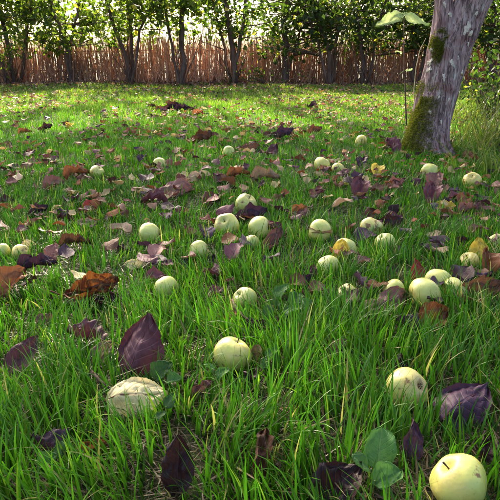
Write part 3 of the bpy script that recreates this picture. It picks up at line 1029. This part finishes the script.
# px, py, length px, colour, kind, heading, tilt, roll, aspect, label      (heading 0 = right, 90 = away)
LEAVES = [
    (140, 348, 70, 'purple', 'broad', 66, 58, 6, .95, 'large upright purple leaf behind the cream leaf at left'),
    (137, 396, 62, 'cream', 'broad', 8, 3, 34, 1.0, 'large cream-yellow curled leaf with a red stalk, front left'),
    (22, 357, 50, 'purple', 'broad', 50, 46, 15, .85, 'purple-brown leaf standing in grass at the left edge'),
    (50, 441, 42, 'violet', 'fold', 160, 20, 20, .9, 'dark violet leaf sunk in grass at lower left'),
    (92, 446, 30, 'rust', 'curl', 20, 15, 25, .9, 'small yellowish brown curled leaf at lower left'),
    (178, 466, 66, 'dark', 'narrow', 85, 68, 5, .95, 'tall blackish leaf standing upright at the bottom, left of centre'),
    (262, 452, 54, 'brown', 'curl', 75, 35, 20, .8, 'reddish brown leaf deep among blades at bottom centre'),
    (338, 482, 66, 'dark', 'cup', 30, 22, 25, .9, 'blackish brown leaf lying at the bottom edge right of centre'),
    (413, 442, 46, 'violet', 'narrow', 80, 62, 12, .9, 'narrow dark violet leaf standing beside the round green leaf'),
    (465, 402, 76, 'violet', 'broad', 35, 12, 22, .85, 'big dark violet leaf lying flat above the nearest apple'),
    (402, 366, 26, 'dark', 'cup', 100, 50, 10, 1.0, 'small dark leaf rising behind the bruised apple'),
    (436, 315, 44, 'rust', 'fold', 25, 16, 40, 1.0, 'folded rusty brown leaf in front of the apple pair'),
    (409, 320, 32, 'violet', 'fold', 150, 20, 25, .9, 'dark bluish violet leaf left of the folded rusty leaf'),
    (481, 290, 56, 'brown', 'curl', 20, 15, 35, 1.0, 'big curled brown leaf at the right edge over a green apple'),
    (474, 278, 44, 'violet', 'cup', 10, 8, 15, .7, 'dark violet leaf lying across the big curled brown leaf'),
    (392, 300, 48, 'pink', 'narrow', 35, 18, 30, 1.2, 'long pinkish-brown leaf leaning over a pale apple'),
    (418, 271, 34, 'red', 'narrow', 95, 70, 10, 1.0, 'reddish leaf standing upright behind the apple pair'),
    (336, 348, 30, 'tan', 'curl', 30, 25, 25, .95, 'tan curled leaf right of the front centre apple'),
    (309, 294, 22, 'purple', 'fold', 140, 30, 20, .9, 'small purple leaf right of the sunken green apple'),
    (231, 316, 17, 'red', 'round', 60, 48, 5, 1.0, 'small round red leaf with yellow centre above the front apple'),
    (213, 312, 17, 'pink', 'cup', 120, 40, 10, .9, 'small pinkish leaf left of the round red leaf'),
    (258, 325, 34, 'violet', 'curl', -20, 15, 20, .7, 'dark violet curled leaf by the twig above the front apple'),
    (281, 319, 24, 'purple', 'cup', 20, 30, 20, .9, 'small purple leaf at the right end of the twig'),
    (253, 374, 26, 'violet', 'fold', -70, 40, 10, .8, 'dark violet leaf touching the right side of the front apple'),
    (256, 354, 20, 'tan', 'round', 70, 60, 0, .9, 'small greyish tan leaf leaning on the front centre apple'),
    (92, 287, 62, 'orange', 'curl', 15, 18, 35, .9, 'large orange and black curled leaf at left'),
    (108, 299, 40, 'dark', 'curl', -30, 20, 25, .9, 'blackish leaf under the orange curled leaf at left'),
    (76, 299, 26, 'cream', 'cup', 20, 15, 25, .8, 'cream-yellow leaf tucked below the orange curled leaf'),
    (44, 318, 26, 'pink', 'narrow', 5, 4, 25, .9, 'narrow pale pinkish leaf lying flat at left'),
    (88, 331, 44, 'purple', 'fold', 160, 18, 25, .8, 'purple-brown folded leaf left of the tall purple leaf'),
    (103, 351, 30, 'tan', 'flat', 45, 24, 18, .9, 'dull tan leaf behind grass left of the tall purple leaf'),
    (202, 388, 28, 'pink', 'curl', 30, 30, 20, .9, 'small pinkish-brown leaf in grass right of the cream leaf'),
    (10, 278, 50, 'rust', 'fold', 70, 25, 20, .9, 'rusty brown leaf cut by the left edge, half way up'),
    (36, 262, 42, 'violet', 'curl', 15, 15, 30, .9, 'dark violet curled leaf beside the yellowish apple at left'),
    (52, 251, 26, 'pink', 'round', 95, 65, 0, .7, 'pinkish upright leaf right of the yellowish apple at left'),
    (29, 244, 20, 'cream', 'cup', 15, 15, 20, .7, 'cream leaf folded over the yellowish apple at left'),
    (74, 240, 34, 'brown', 'curl', 10, 12, 20, .6, 'thin brown leaf lying above the pinkish upright leaf'),
    (135, 264, 26, 'cream', 'narrow', -6, 6, 30, 1.0, 'small cream rolled leaf left of the pale left apple'),
    (122, 246, 32, 'violet', 'narrow', 140, 14, 20, 1.0, 'grey violet leaf left of the green apple at left of centre'),
    (213, 270, 28, 'purple', 'fold', -60, 35, 15, .9, 'purple folded leaf in front of the small green apple'),
    (183, 262, 18, 'violet', 'round', 20, 40, 15, .8, 'small greyish violet leaf left of the small green apple'),
    (211, 259, 16, 'dark', 'cup', 60, 50, 10, .8, 'small dark leaf standing just below the small green apple'),
    (274, 238, 36, 'pink', 'curl', 55, 40, 20, .9, 'wrinkled pinkish leaf right of the cluster of three apples'),
    (272, 226, 22, 'purple', 'fold', 10, 30, 20, .8, 'purple leaf behind the wrinkled pinkish leaf'),
    (250, 213, 40, 'violet', 'curl', 5, 14, 30, .8, 'dark violet leaf in front of the rear cluster apple'),
    (205, 230, 26, 'violet', 'fold', 110, 28, 20, .9, 'violet leaf left of the cluster of three apples'),
    (213, 197, 28, 'brown', 'cup', 40, 40, 10, .9, 'brown leaf standing behind the left cluster apple'),
    (173, 189, 44, 'pink', 'narrow', 12, 8, 30, 1.2, 'long pinkish-brown leaf lying left of the rear cluster apple'),
    (190, 178, 30, 'tan', 'narrow', 25, 10, 25, 1.0, 'narrow tan leaf behind the long pinkish-brown leaf'),
    (155, 197, 30, 'purple', 'curl', 170, 15, 20, .9, 'purple leaf below the left end of the long pinkish leaf'),
    (75, 171, 28, 'rust', 'curl', 10, 22, 25, .9, 'rusty curled leaf left of the small far left apple'),
    (52, 182, 26, 'pink', 'fold', 15, 20, 30, .9, 'pinkish leaf below left of the rusty curled leaf'),
    (91, 206, 24, 'red', 'cup', 20, 30, 25, .9, 'reddish leaf lying below the small far left apple'),
    (37, 210, 26, 'violet', 'curl', 20, 25, 20, .9, 'violet curled leaf in the left mid grass'),
    (88, 221, 28, 'tan', 'flat', 5, 12, 20, .8, 'pale tan flat leaf in the left mid grass'),
    (65, 216, 22, 'dark', 'curl', 160, 15, 20, .9, 'blackish leaf left of the pale tan flat leaf'),
    (14, 174, 18, 'brown', 'fold', 100, 45, 10, .9, 'small brown leaf standing near the left edge'),
    (32, 161, 16, 'tan', 'cup', 100, 40, 10, .9, 'small pale tan leaf standing at the far left'),
    (70, 124, 12, 'yellow', 'round', 60, 40, 5, 1.0, 'small bright yellow leaf in the far left grass'),
    (24, 131, 18, 'rust', 'curl', 10, 25, 25, .9, 'rusty leaf in the far left grass'),
    (45, 127, 20, 'dark', 'curl', 15, 22, 25, .9, 'blackish leaf left of the small bright yellow leaf'),
    (142, 157, 14, 'violet', 'fold', 60, 45, 10, .9, 'violet leaf just left of the small far pale apple'),
    (265, 174, 32, 'tan', 'curl', -12, 12, 25, .9, 'tan curled leaf beyond the rear cluster apple'),
    (238, 172, 26, 'rust', 'curl', 10, 20, 25, .8, 'rusty leaf left of the tan curled leaf'),
    (222, 178, 22, 'pink', 'fold', 30, 18, 25, .9, 'pinkish folded leaf beyond the brown standing leaf'),
    (272, 150, 24, 'purple', 'cup', 45, 45, 10, 1.0, 'purple rounded leaf in the middle far grass'),
    (250, 147, 26, 'brown', 'narrow', 5, 14, 25, 1.2, 'brown leaf left of the purple rounded leaf'),
    (200, 137, 34, 'brown', 'curl', 10, 18, 30, .8, 'brown curled leaf beyond the sunlit far apple'),
    (282, 133, 32, 'violet', 'curl', 20, 20, 25, .9, 'violet leaf heap beyond the purple rounded leaf'),
    (268, 134, 16, 'brown', 'fold', 60, 40, 10, .9, 'brown leaf left of the violet leaf heap'),
    (313, 130, 26, 'brown', 'curl', 10, 18, 25, .7, 'dark brown leaf right of the violet leaf heap'),
    (340, 121, 18, 'cream', 'flat', 10, 15, 20, .8, 'pale cream leaf in far grass left of the sapling foot'),
    (360, 185, 30, 'purple', 'fold', 75, 55, 10, .9, 'deep purple upright leaf beside the small yellow leaf'),
    (345, 181, 18, 'yellow', 'cup', 10, 20, 20, .8, 'small yellow leaf left of the deep purple upright leaf'),
    (362, 160, 18, 'violet', 'fold', 60, 45, 10, .9, 'violet leaf right of the far pair of apples'),
    (377, 168, 20, 'yellow', 'fold', 80, 48, 10, 1.0, 'pale yellow folded leaf left of the apple below the trunk'),
    (393, 183, 26, 'pink', 'curl', -20, 25, 25, .9, 'pinkish violet leaf beside the deep purple upright leaf'),
    (331, 160, 20, 'cream', 'flat', 5, 20, 20, .6, 'cream leaf lying across the far pair of apples'),
    (392, 144, 30, 'purple', 'fold', 110, 58, 5, .8, 'purple and tan leaf standing left of the tree foot'),
    (397, 149, 24, 'tan', 'narrow', 105, 60, 0, 1.1, 'tan leaf standing against the purple one at the tree foot'),
    (415, 141, 28, 'rust', 'round', 85, 60, 0, .9, 'rusty rounded leaf propped against the tree foot'),
    (444, 139, 18, 'violet', 'cup', 100, 45, 0, .9, 'violet leaf right of the tree foot'),
    (470, 155, 20, 'rust', 'fold', 20, 30, 20, .8, 'rusty leaf between the tree foot and the yellow right apple'),
    (435, 178, 26, 'pink', 'round', 60, 62, 5, .8, 'pinkish upright leaf touching the apple below the trunk'),
    (432, 190, 32, 'purple', 'fold', 70, 50, 10, .8, 'purple leaf below the pinkish upright leaf'),
    (444, 206, 26, 'yellow', 'narrow', -25, 8, 25, 1.3, 'pale yellow leaf lying below the purple leaves at right'),
    (468, 207, 26, 'pink', 'curl', 20, 20, 20, .9, 'pinkish leaf right of the pale yellow lying leaf'),
    (479, 206, 22, 'purple', 'cup', 90, 50, 0, .9, 'purple rounded leaf below the yellow right apple'),
    (388, 223, 36, 'dark', 'curl', 8, 14, 30, .9, 'blackish leaf heap right of the rotten-topped apple'),
    (395, 217, 24, 'purple', 'cup', 20, 25, 20, .9, 'purple leaf behind the blackish leaf heap'),
    (372, 213, 20, 'brown', 'cup', 15, 20, 20, .9, 'brown leaf behind the rotten-topped apple'),
    (341, 251, 30, 'yellow', 'narrow', 70, 88, 5, 1.3, 'bright yellow upright leaf between two pale apples'),
    (479, 249, 30, 'yellow', 'narrow', 85, 92, 0, 1.4, 'bright yellow upright leaf beside the golden right apple'),
    (489, 259, 40, 'rust', 'fold', 75, 50, 15, .7, 'rusty leaf standing behind the golden right apple'),
    (315, 270, 26, 'purple', 'flat', 10, 18, 25, .9, 'purple leaf left of the apple with the yellow leaf'),
    (305, 280, 26, 'violet', 'curl', 40, 20, 20, .8, 'dark violet curled leaf above the leafy weed'),
    (403, 250, 18, 'violet', 'fold', 30, 30, 20, .9, 'small violet leaf right of the clean pale apple'),
    (352, 294, 26, 'pink', 'cup', 15, 18, 25, .8, 'pinkish leaf covering the rotting apple'),
    (374, 306, 34, 'tan', 'narrow', 15, 10, 25, 1.1, 'tan leaf left of the dark bluish violet leaf'),
    (462, 240, 20, 'dark', 'curl', 20, 30, 20, .9, 'blackish leaf left of the golden right apple'),
    (170, 106, 24, 'dark', 'curl', 5, 24, 30, .8, 'blackish curled leaf, left one of the far dark heap'),
    (182, 107, 20, 'violet', 'curl', -10, 24, 30, .8, 'violet curled leaf, right one of the far dark heap'),
    (160, 108, 14, 'brown', 'curl', 30, 26, 20, .8, 'brown leaf at the left end of the far dark heap'),
    (152, 106, 13, 'dark', 'curl', 20, 22, 20, .8, 'small blackish leaf at the far left tip of the far dark heap'),
    (164, 110, 15, 'violet', 'curl', 60, 20, 20, .8, 'violet leaf in front of the far dark heap'),
    (176, 104, 14, 'brown', 'cup', 10, 22, 20, .8, 'brown leaf behind the far dark heap'),
    (189, 109, 15, 'dark', 'fold', 30, 22, 20, .8, 'blackish leaf between violet and rusty ones of the far dark heap'),
    (197, 112, 16, 'rust', 'fold', 10, 26, 20, .9, 'rusty leaf at the right end of the far dark heap'),
    (312, 105, 14, 'violet', 'curl', 10, 24, 20, .9, 'violet leaf in the sunny far grass right of centre'),
    (300, 213, 30, 'pink', 'narrow', -35, 14, 25, .9, 'pinkish narrow leaf left of the large clear apple'),
    (275, 198, 24, 'brown', 'cup', 10, 25, 20, .8, 'brown leaf right of the rear cluster apple'),
    (300, 208, 22, 'rust', 'curl', 30, 25, 20, .9, 'rusty leaf touching the pinkish narrow leaf'),
    (489, 448, 30, 'dark', 'fold', 60, 40, 10, .8, 'blackish leaf at the right edge above the nearest apple'),
]
for L_ in LEAVES:
    px, py, l, colr, kind, ang, tilt, roll, asp, lab = L_
    if py < 330:                                   # further off the leaves lie lower in the grass
        l, tilt = l * (0.9 if py > 150 else 0.75), tilt * 0.64
    put_leaf(px, py, l, colr, kind, ang, tilt, roll, lab, asp, lift=0.004)

# many small leaves scattered between, told apart only by colour and by how far off they lie
SMALL = {'purple': 'purple', 'brown': 'brown', 'rust': 'rusty', 'tan': 'tan', 'pink': 'pinkish brown', 'violet': 'dark violet', 'dark': 'blackish', 'cream': 'cream'}
wts = [24, 22, 16, 7, 6, 14, 10, 3]
ORD = ('first second third fourth fifth sixth seventh eighth ninth tenth eleventh twelfth thirteenth fourteenth fifteenth '
       'sixteenth seventeenth eighteenth nineteenth twentieth').split()
ZONES = ((112, 'farthest grass'), (140, 'far grass'), (180, 'middle of the lawn'), (235, 'nearer half of the lawn'), (999, 'foreground grass'))
small = []
for i in range(190):
    py = random.choice((random.uniform(92, 125), random.uniform(110, 190), random.uniform(120, 210), random.uniform(150, 260), random.uniform(190, 300)))
    small.append((random.uniform(2, 498), py, random.choices(list(SMALL), wts)[0]))
bins = {}
for px, py, c in sorted(small):
    zone = next(z for lim, z in ZONES if py < lim)
    bins.setdefault((c, zone), []).append((px, py))
for (c, zone), lst in bins.items():
    for k, (px, py) in enumerate(lst):
        lp = random.uniform(0.05, 0.10) * F / depth(at(px, py))
        lab = 'small crumpled %s leaf, %s from left in the %s' % (SMALL[c], ORD[k], zone) if len(lst) > 1 else 'only small crumpled %s leaf in the %s' % (SMALL[c], zone)
        put_leaf(px, py, lp, c, 'small', random.uniform(0, 360), random.uniform(0, 24), random.uniform(-15, 28), lab, random.uniform(.7, 1.1),
                 'small %s leaves strewn in the %s' % (SMALL[c], zone), 0.022, False, press=0.45)

# ------------------------------------------------------------------ twigs, weeds, sapling
def twig(label, pix, r=0.004):
    pts = [at(px, py, 0.03) for px, py in pix]
    base = pts[0].copy()
    mb = MB()
    mb.tube([p - base for p in pts], [r * (1 - .6 * i / len(pts)) for i in range(len(pts))], 6)
    o = link('twig', mb.mesh('twig', M_TWIG)); o.location = base
    tag(o, label, 'twig')


twig('curved dark twig lying above the front centre apple', [(232, 300), (238, 311), (247, 319), (258, 326), (275, 330)])
twig('thin reddish twig pointing at the cream leaf', [(92, 372), (100, 381), (110, 388), (118, 392)], 0.0035)
twig('thin dark twig between the rear cluster apple and the large clear apple', [(268, 204), (284, 210), (296, 214), (304, 222)])


def weed(label, spots, group=None):
    """spots: px, py, size px, heading, tilt, roll"""
    b = at(sum(s[0] for s in spots) / len(spots), sum(s[1] for s in spots) / len(spots) + 8)
    root = empty('broadleaf_weed', b)
    tag(root, label, 'weed', 'broadleaf weeds in the lawn')
    for px, py, l, ang, tilt, roll in spots:
        V = LV['round'][0][0]
        c = at(px, py, 0.045)
        L = l * depth(c) / F
        o = link('leaf', get_leaf('round', random.randrange(2), 'green'), root)
        o.location = c - b
        o.scale = (L, L * .85, L)
        o.rotation_euler = (R(roll), R(-tilt), R(ang))
        m = Euler(o.rotation_euler).to_matrix()
        foot = c - b + m @ Vector((-.45 * L, 0, 0))
        mb = MB()
        g = Vector((foot.x * .5, foot.y * .5, -0.005))
        mb.tube([g, g.lerp(foot, .5) + Vector((0, 0, .006)), foot], [.0018, .0016, .0013], 5)
        link('stalk', mb.mesh('stalk', M_GSTALK), root)
        PRESS.append((c.x, c.y, L * .5, 0.45))


weed('broad round green weed leaves left of the nearest apple', [(380, 448, 42, 75, 45, 10), (388, 474, 34, 20, 15, 20), (362, 462, 24, 150, 25, 15)])
weed('green weed leaf touching the right of the tall purple leaf', [(161, 369, 26, 40, 30, 20), (172, 378, 18, -10, 20, 20)])
weed('leafy green weed patch right of the sunken green apple', [(281, 290, 20, 20, 30, 20), (296, 297, 20, 60, 25, 20), (292, 309, 22, -20, 20, 20), (275, 302, 17, 150, 25, 20), (307, 303, 16, 10, 30, 10), (268, 311, 15, 100, 35, 0)])
weed('small green weed by the right side of the front centre apple', [(272, 352, 17, 20, 30, 20), (265, 362, 14, 80, 35, 10)])
weed('small green weed in dark grass at lower left', [(45, 459, 22, 20, 25, 25), (60, 448, 16, 100, 30, 10)])
weed('small green weed below the front centre apple at left', [(222, 372, 16, 10, 20, 25), (210, 366, 13, 140, 25, 20)])
weed('small grey green weed left of the front apple', [(170, 400, 17, 60, 30, 15), (160, 415, 13, 20, 20, 20)])

SB = at(407, 128)
sap = empty('sapling', SB)
tag(sap, 'thin upright sapling topped by two large pale green drooping leaves', 'sapling')
mb = MB()
line = [SB + Vector((0, 0, -0.02))] + [at_y(px, py, SB.y) for px, py in ((406, 112), (405, 85), (404, 55), (404, 30), (404, 21))]
mb.tube([p - SB for p in line], [.007, .0065, .006, .005, .0045, .004], 7, True, .08)
link('stem', mb.mesh('stem', M_TWIG), sap)
tip = line[-1] - SB
for (px, py, l, ang, tilt, roll, v, kd) in ((390, 20, 31, 192, -16, -34, 0, 'broad'), (417, 19, 27, -22, -24, 26, 1, 'broad'), (402, 15, 15, 60, 24, 15, 0, 'broad'),
                                            (399, 52, 9, 200, 10, -30, 1, 'narrow'), (409, 70, 8, -20, 15, 30, 0, 'narrow')):
    c = at_y(px, py, SB.y) - SB
    L = l * depth(c + SB) / F
    o = link('leaf', get_leaf(kd, v, 'palegreen'), sap)
    o.location = c
    o.scale = (L, L * .68, L)
    o.rotation_euler = (R(roll), R(-tilt), R(ang))
    foot = c + o.rotation_euler.to_matrix() @ Vector((-.47 * L, 0, 0))
    src = tip if py < 30 else Vector((tip.x, tip.y, foot.z - 0.03))
    mb = MB()
    mb.tube([src, src.lerp(foot, .5) + Vector((0, 0, .008)), foot], [.004, .003, .002], 5)
    link('stalk', mb.mesh('stalk', M_GSTALK), sap)
SB2 = at(415, 118)
dry = empty('dry_stalk', SB2)
tag(dry, 'thin pale dry stalk between the sapling and the apple trunk', 'stalk')
mb = MB()
mb.tube([Vector((0, 0, -.02))] + [at_y(px, py, SB2.y) - SB2 for px, py in ((414, 90), (416, 68), (420, 50), (426, 38))], [.005, .005, .004, .003, .0015], 5)
link('stem', mb.mesh('stem', wood_mat('dry_stalk', (0.40, 0.32, 0.18), (0.55, 0.46, 0.28), 60)), dry)


# ------------------------------------------------------------------ grass blades
def blades(x, y, L, W, segs, theta0, kappa, az, cols, z0=None):
    n = len(x)
    P = np.stack([x, y, (gz(x, y) if z0 is None else z0) - 0.004], -1)
    dirh = np.stack([np.cos(az), np.sin(az), np.zeros(n)], -1)
    tw = az + np.pi / 2 + rng.normal(0, 0.6, n)
    sd = np.stack([np.cos(tw), np.sin(tw), np.zeros(n)], -1)
    V = np.empty((n, segs * 2 + 1, 3), dtype=np.float32)
    th = theta0.copy()
    for k in range(segs):
        t = k / segs
        w = (W * (1 - t ** 1.7) * 0.5)[:, None]
        V[:, 2 * k] = P - sd * w
        V[:, 2 * k + 1] = P + sd * w
        step = (L / segs)[:, None]
        P = P + step * (dirh * np.sin(th)[:, None] + np.array([0, 0, 1.0]) * np.cos(th)[:, None])
        th = th + kappa / segs
    V[:, -1] = P
    nvp = segs * 2 + 1
    b = (np.arange(n) * nvp)[:, None]
    quad = np.array([[2 * k, 2 * k + 1, 2 * k + 3, 2 * k + 2] for k in range(segs - 1)]).ravel()
    pat = np.concatenate([quad, [2 * segs - 2, 2 * segs - 1, 2 * segs]]).astype(np.int64)
    loops = (b + pat[None]).ravel()
    counts = np.tile(np.array([4] * (segs - 1) + [3]), n)
    c = np.repeat(cols, nvp, 0)
    return V.reshape(-1, 3), loops, counts, c


def grass_colour(x, y, n):
    t = vnoise(x * 1.6, y * 1.6, 21) * 0.5 + vnoise(x * 6, y * 6, 22) * 0.3 + rng.uniform(0, 1, n) * 0.35
    t = np.clip(t, 0, 1)[:, None]
    a = np.array([[0.018, 0.072, 0.008]]); b = np.array([[0.082, 0.220, 0.016]])
    c = a * (1 - t) + b * t
    r = rng.uniform(0, 1, n)
    c[r < 0.10] = np.array([0.19, 0.30, 0.03])
    c[r < 0.03] = np.array([0.36, 0.31, 0.12])
    fr = (np.clip((y - 4) / 6, 0, 1) * rng.uniform(0, 1, n) * 0.8)[:, None]
    c = c * (1 - fr) + np.array([[0.27, 0.27, 0.06]]) * fr
    c *= rng.uniform(0.5, 1.45, n)[:, None]
    return c


zones = [  # d0, d1, blades per square metre, segments, width
    (0.25, 1.5, 13000, 5, 0.0043),
    (1.5, 3.0, 10500, 4, 0.0043),
    (3.0, 5.5, 7000, 3, 0.0046),
    (5.5, 9.0, 3600, 2, 0.0066),
    (9.0, 12.9, 2200, 2, 0.0090),
]
VV, LL, CC, KK = [], [], [], []
vo = 0
ntri = 0
for d0, d1, rho, segs, wid in zones:
    half1 = 0.47 * d1 + 0.75
    n = int(rho * (d1 - d0) * 2 * half1)
    y = rng.uniform(d0, d1, n); x = rng.uniform(-half1, half1, n)
    ok = np.abs(x) < 0.47 * y + 0.75
    # clumps
    cl = vnoise(x * 9, y * 9, 31) * 0.6 + vnoise(x * 24, y * 24, 32) * 0.4
    ok &= rng.uniform(0, 1, n) < np.clip(-0.25 + cl * 2.2, 0.05 if d0 > 1 else 0.16, 1)
    x, y = x[ok], y[ok]
    n = len(x)
    big = vnoise(x * 2.3 + 4, y * 2.3, 33)
    med = vnoise(x * 8, y * 8, 34)
    nearb = np.clip((1.9 - y) / 1.2, 0, 1)
    L = (0.028 + 0.034 * big + 0.040 * med + 0.032 * nearb) * rng.uniform(0.45, 1.35, n)
    tall = rng.uniform(0, 1, n) < 0.05
    L[tall] *= 1.4
    far = np.clip((y - 7) / 5, 0, 1)
    L *= (1 - 0.1 * far) * (1 - 0.28 * np.clip((y - 1.6) / 1.2, 0, 1))
    f = np.ones(n)
    for (ax, ay, r, k) in PRESS:
        m = (np.abs(x - ax) < r * 1.4) & (np.abs(y - ay) < r * 1.4)
        if not m.any():
            continue
        idx = np.nonzero(m)[0]
        q = np.hypot(x[idx] - ax, y[idx] - ay) / r
        s = np.clip((q - 0.85) / 0.5, 0, 1)
        f[idx] = np.minimum(f[idx], k + (1 - k) * s)
    L *= f
    ok = L > 0.008
    # a few blades still come up through the leaves
    x, y, L, f = x[ok], y[ok], L[ok], f[ok]
    n = len(x)
    stick = (f < 0.9) & (f > 0.3) & (rng.uniform(0, 1, n) < 0.10)
    L[stick] = rng.uniform(0.05, 0.09, stick.sum())
    az = vnoise(x * 5, y * 5, 35) * 12 + rng.normal(0, 0.9, n)
    th0 = np.abs(rng.normal(0.12, 0.22, n))
    kap = np.abs(rng.normal(0.55, 0.55, n))
    cols = grass_colour(x, y, n)
    dead = rng.uniform(0, 1, n) < 0.07
    th0[dead] = rng.uniform(0.9, 1.45, dead.sum())
    kap[dead] = 0.15
    cols[dead] = np.array([0.30, 0.235, 0.11]) * rng.uniform(.5, 1.3, dead.sum())[:, None]
    W = wid * rng.uniform(0.6, 1.35, n)
    V, lo, co, cc = blades(x, y, L, W, segs, th0, kap, az, cols)
    VV.append(V); LL.append(lo + vo); CC.append(co); KK.append(cc)
    vo += len(V)
    ntri += n * (2 * segs - 1)
    if d0 < 2:                                   # short fine undergrowth, moss-like shoots and dead thatch
        m = int((16000 if d0 < 1 else 7000) * (d1 - d0) * 2 * half1)
        y = rng.uniform(d0, d1, m); x = rng.uniform(-half1, half1, m)
        ok = np.abs(x) < 0.47 * y + 0.75
        for (ax, ay, r, k) in PRESS:
            if k < 0.2:
                ok &= np.hypot(x - ax, y - ay) > r
        x, y = x[ok], y[ok]
        m = len(x)
        old = rng.uniform(0, 1, m) < 0.45
        L = rng.uniform(0.010, 0.026, m); L[old] = rng.uniform(0.02, 0.07, old.sum())
        th0 = np.abs(rng.normal(.5, .4, m)); th0[old] = rng.uniform(1.25, 1.53, old.sum())
        cols = np.array([[0.030, 0.060, 0.010]]) * rng.uniform(.5, 1.8, m)[:, None]
        cols[old] = np.array([[0.10, 0.07, 0.035]]) * rng.uniform(.3, 1.6, old.sum())[:, None]
        V, lo, co, cc = blades(x, y, L, rng.uniform(.0015, .0032, m), 2, th0, np.full(m, .15), rng.uniform(0, 6.28, m), cols, gz(x, y) + 0.006)
        VV.append(V); LL.append(lo + vo); CC.append(co); KK.append(cc)
        vo += len(V)
        ntri += 3 * m
grass = link('grass', fast_mesh('grass', np.concatenate(VV), np.concatenate(LL), np.concatenate(CC), M_GRASS, np.concatenate(KK)))
tag(grass, 'long lush green lawn grass among the apples and leaves', 'grass', kind='stuff')
print('grass triangles', ntri)


def tall_clump(label, px, py, n, h, cols, spread):
    p = at(px, py)
    root = empty('tall_grass_clump', p)
    tag(root, label, 'grass clump', 'tall grass clumps right of the apple tree')
    x = rng.normal(0, spread, n); y = rng.normal(0, spread, n)
    L = h * rng.uniform(.5, 1.2, n)
    t = rng.uniform(0, 1, n)[:, None]
    c = np.array(cols[0])[None] * (1 - t) + np.array(cols[1])[None] * t
    V, lo, co, cc = blades(x, y, L, rng.uniform(.004, .009, n), 7, np.abs(rng.normal(.2, .2, n)), np.abs(rng.normal(1.1, .5, n)), rng.uniform(0, 6.28, n), c, np.zeros(n))
    o = link('blades', fast_mesh('blades', V, lo, co, M_TALL, cc), root)
    o['kind'] = 'stuff'


tall_clump('tall yellowish grass clump right of the apple trunk', 478, 142, 130, 0.42, ((0.05, 0.11, 0.015), (0.15, 0.19, 0.04)), 0.10)
tall_clump('tall straw-coloured grass clump at the right edge', 497, 150, 150, 0.5, ((0.05, 0.10, 0.015), (0.22, 0.21, 0.06)), 0.10)
tall_clump('tall green grass clump behind the apple trunk at right', 462, 122, 110, 0.4, ((0.07, 0.14, 0.02), (0.22, 0.25, 0.05)), 0.13)
tall_clump('tall dark grass clump below the right edge clump', 494, 176, 130, 0.3, ((0.05, 0.12, 0.015), (0.16, 0.20, 0.04)), 0.09)
tall_clump('grass tuft growing against the foot of the apple trunk', 408, 150, 110, 0.16, ((0.06, 0.14, 0.02), (0.16, 0.24, 0.04)), 0.06)
tall_clump('grass tuft growing right of the apple trunk foot', 448, 152, 110, 0.18, ((0.06, 0.14, 0.02), (0.18, 0.24, 0.04)), 0.06)

# leaf litter at the hedge foot
n = 5200
x = rng.uniform(-8, 8, n)
y = 12.5 + rng.normal(0, 0.42, n)
C = np.stack([x, y, gz(x, y) + rng.uniform(0.0, 0.05, n)], -1)
pal = np.array([[0.16, 0.075, 0.045], [0.25, 0.13, 0.08], [0.10, 0.05, 0.05], [0.34, 0.22, 0.13]])
cols = pal[rng.integers(0, 4, n)] * rng.uniform(.7, 1.3, n)[:, None]
V, lo, co, cc = leaf_cards(C, 0.075, cols, down=0)
lit = link('leaf_litter', fast_mesh('leaf_litter', V, lo, co, M_LITTER, cc, smooth=False))
tag(lit, 'brown leaf litter along the foot of the hedge trees and fence', 'leaf litter', kind='stuff')
n = 9500
y = 1.9 + 10.2 * rng.uniform(0, 1, n) ** 0.75
x = rng.uniform(-1, 1, n) * (0.47 * y + 0.7)
ok = vnoise(x * 1.1 + 3, y * 1.1, 77) + 0.5 * vnoise(x * 3, y * 3, 78) > rng.uniform(0.3, 1.15, n)
x, y = x[ok], y[ok]
n = len(x)
pal = np.array([[0.12, 0.045, 0.035], [0.30, 0.17, 0.11], [0.07, 0.03, 0.045], [0.42, 0.32, 0.16], [0.20, 0.075, 0.035], [0.035, 0.018, 0.02], [0.22, 0.10, 0.085]])
VV, LL, CC, KK = [], [], [], []
vo = 0
for k in range(7):
    V0, lo0, co0, _, _ = LV['small'][k]
    sel = np.arange(n) % 7 == k
    m = sel.sum()
    s_ = rng.uniform(0.025, 0.065, m)
    out = np.empty((m, len(V0), 3))
    for q in range(m):
        Rm = np.array(Euler((rng.uniform(-.6, .7), rng.uniform(-.6, .1), rng.uniform(0, 6.28))).to_matrix())
        out[q] = (V0 * s_[q]) @ Rm.T
    out[:, :, 0] += x[sel][:, None]; out[:, :, 1] += y[sel][:, None]
    out[:, :, 2] += (gz(x[sel], y[sel]) + rng.uniform(0.018, 0.046, m))[:, None]
    VV.append(out.reshape(-1, 3))
    LL.append((lo0[None] + (np.arange(m) * len(V0))[:, None]).ravel() + vo)
    CC.append(np.tile(co0, m))
    ci = rng.integers(0, 7, m)
    far_ = (y[sel] > 6.5) & (rng.uniform(0, 1, m) < .5)
    ci[far_] = rng.choice([1, 3, 6], far_.sum())
    KK.append(np.repeat(pal[ci] * rng.uniform(.7, 1.3, m)[:, None], len(V0), 0))
    vo += m * len(V0)
lit = link('leaf_scraps', fast_mesh('leaf_scraps', np.concatenate(VV), np.concatenate(LL), np.concatenate(CC), M_LITTER, np.concatenate(KK)))
tag(lit, 'countless small crumpled brown leaf scraps strewn over the lawn', 'leaf litter', kind='stuff')
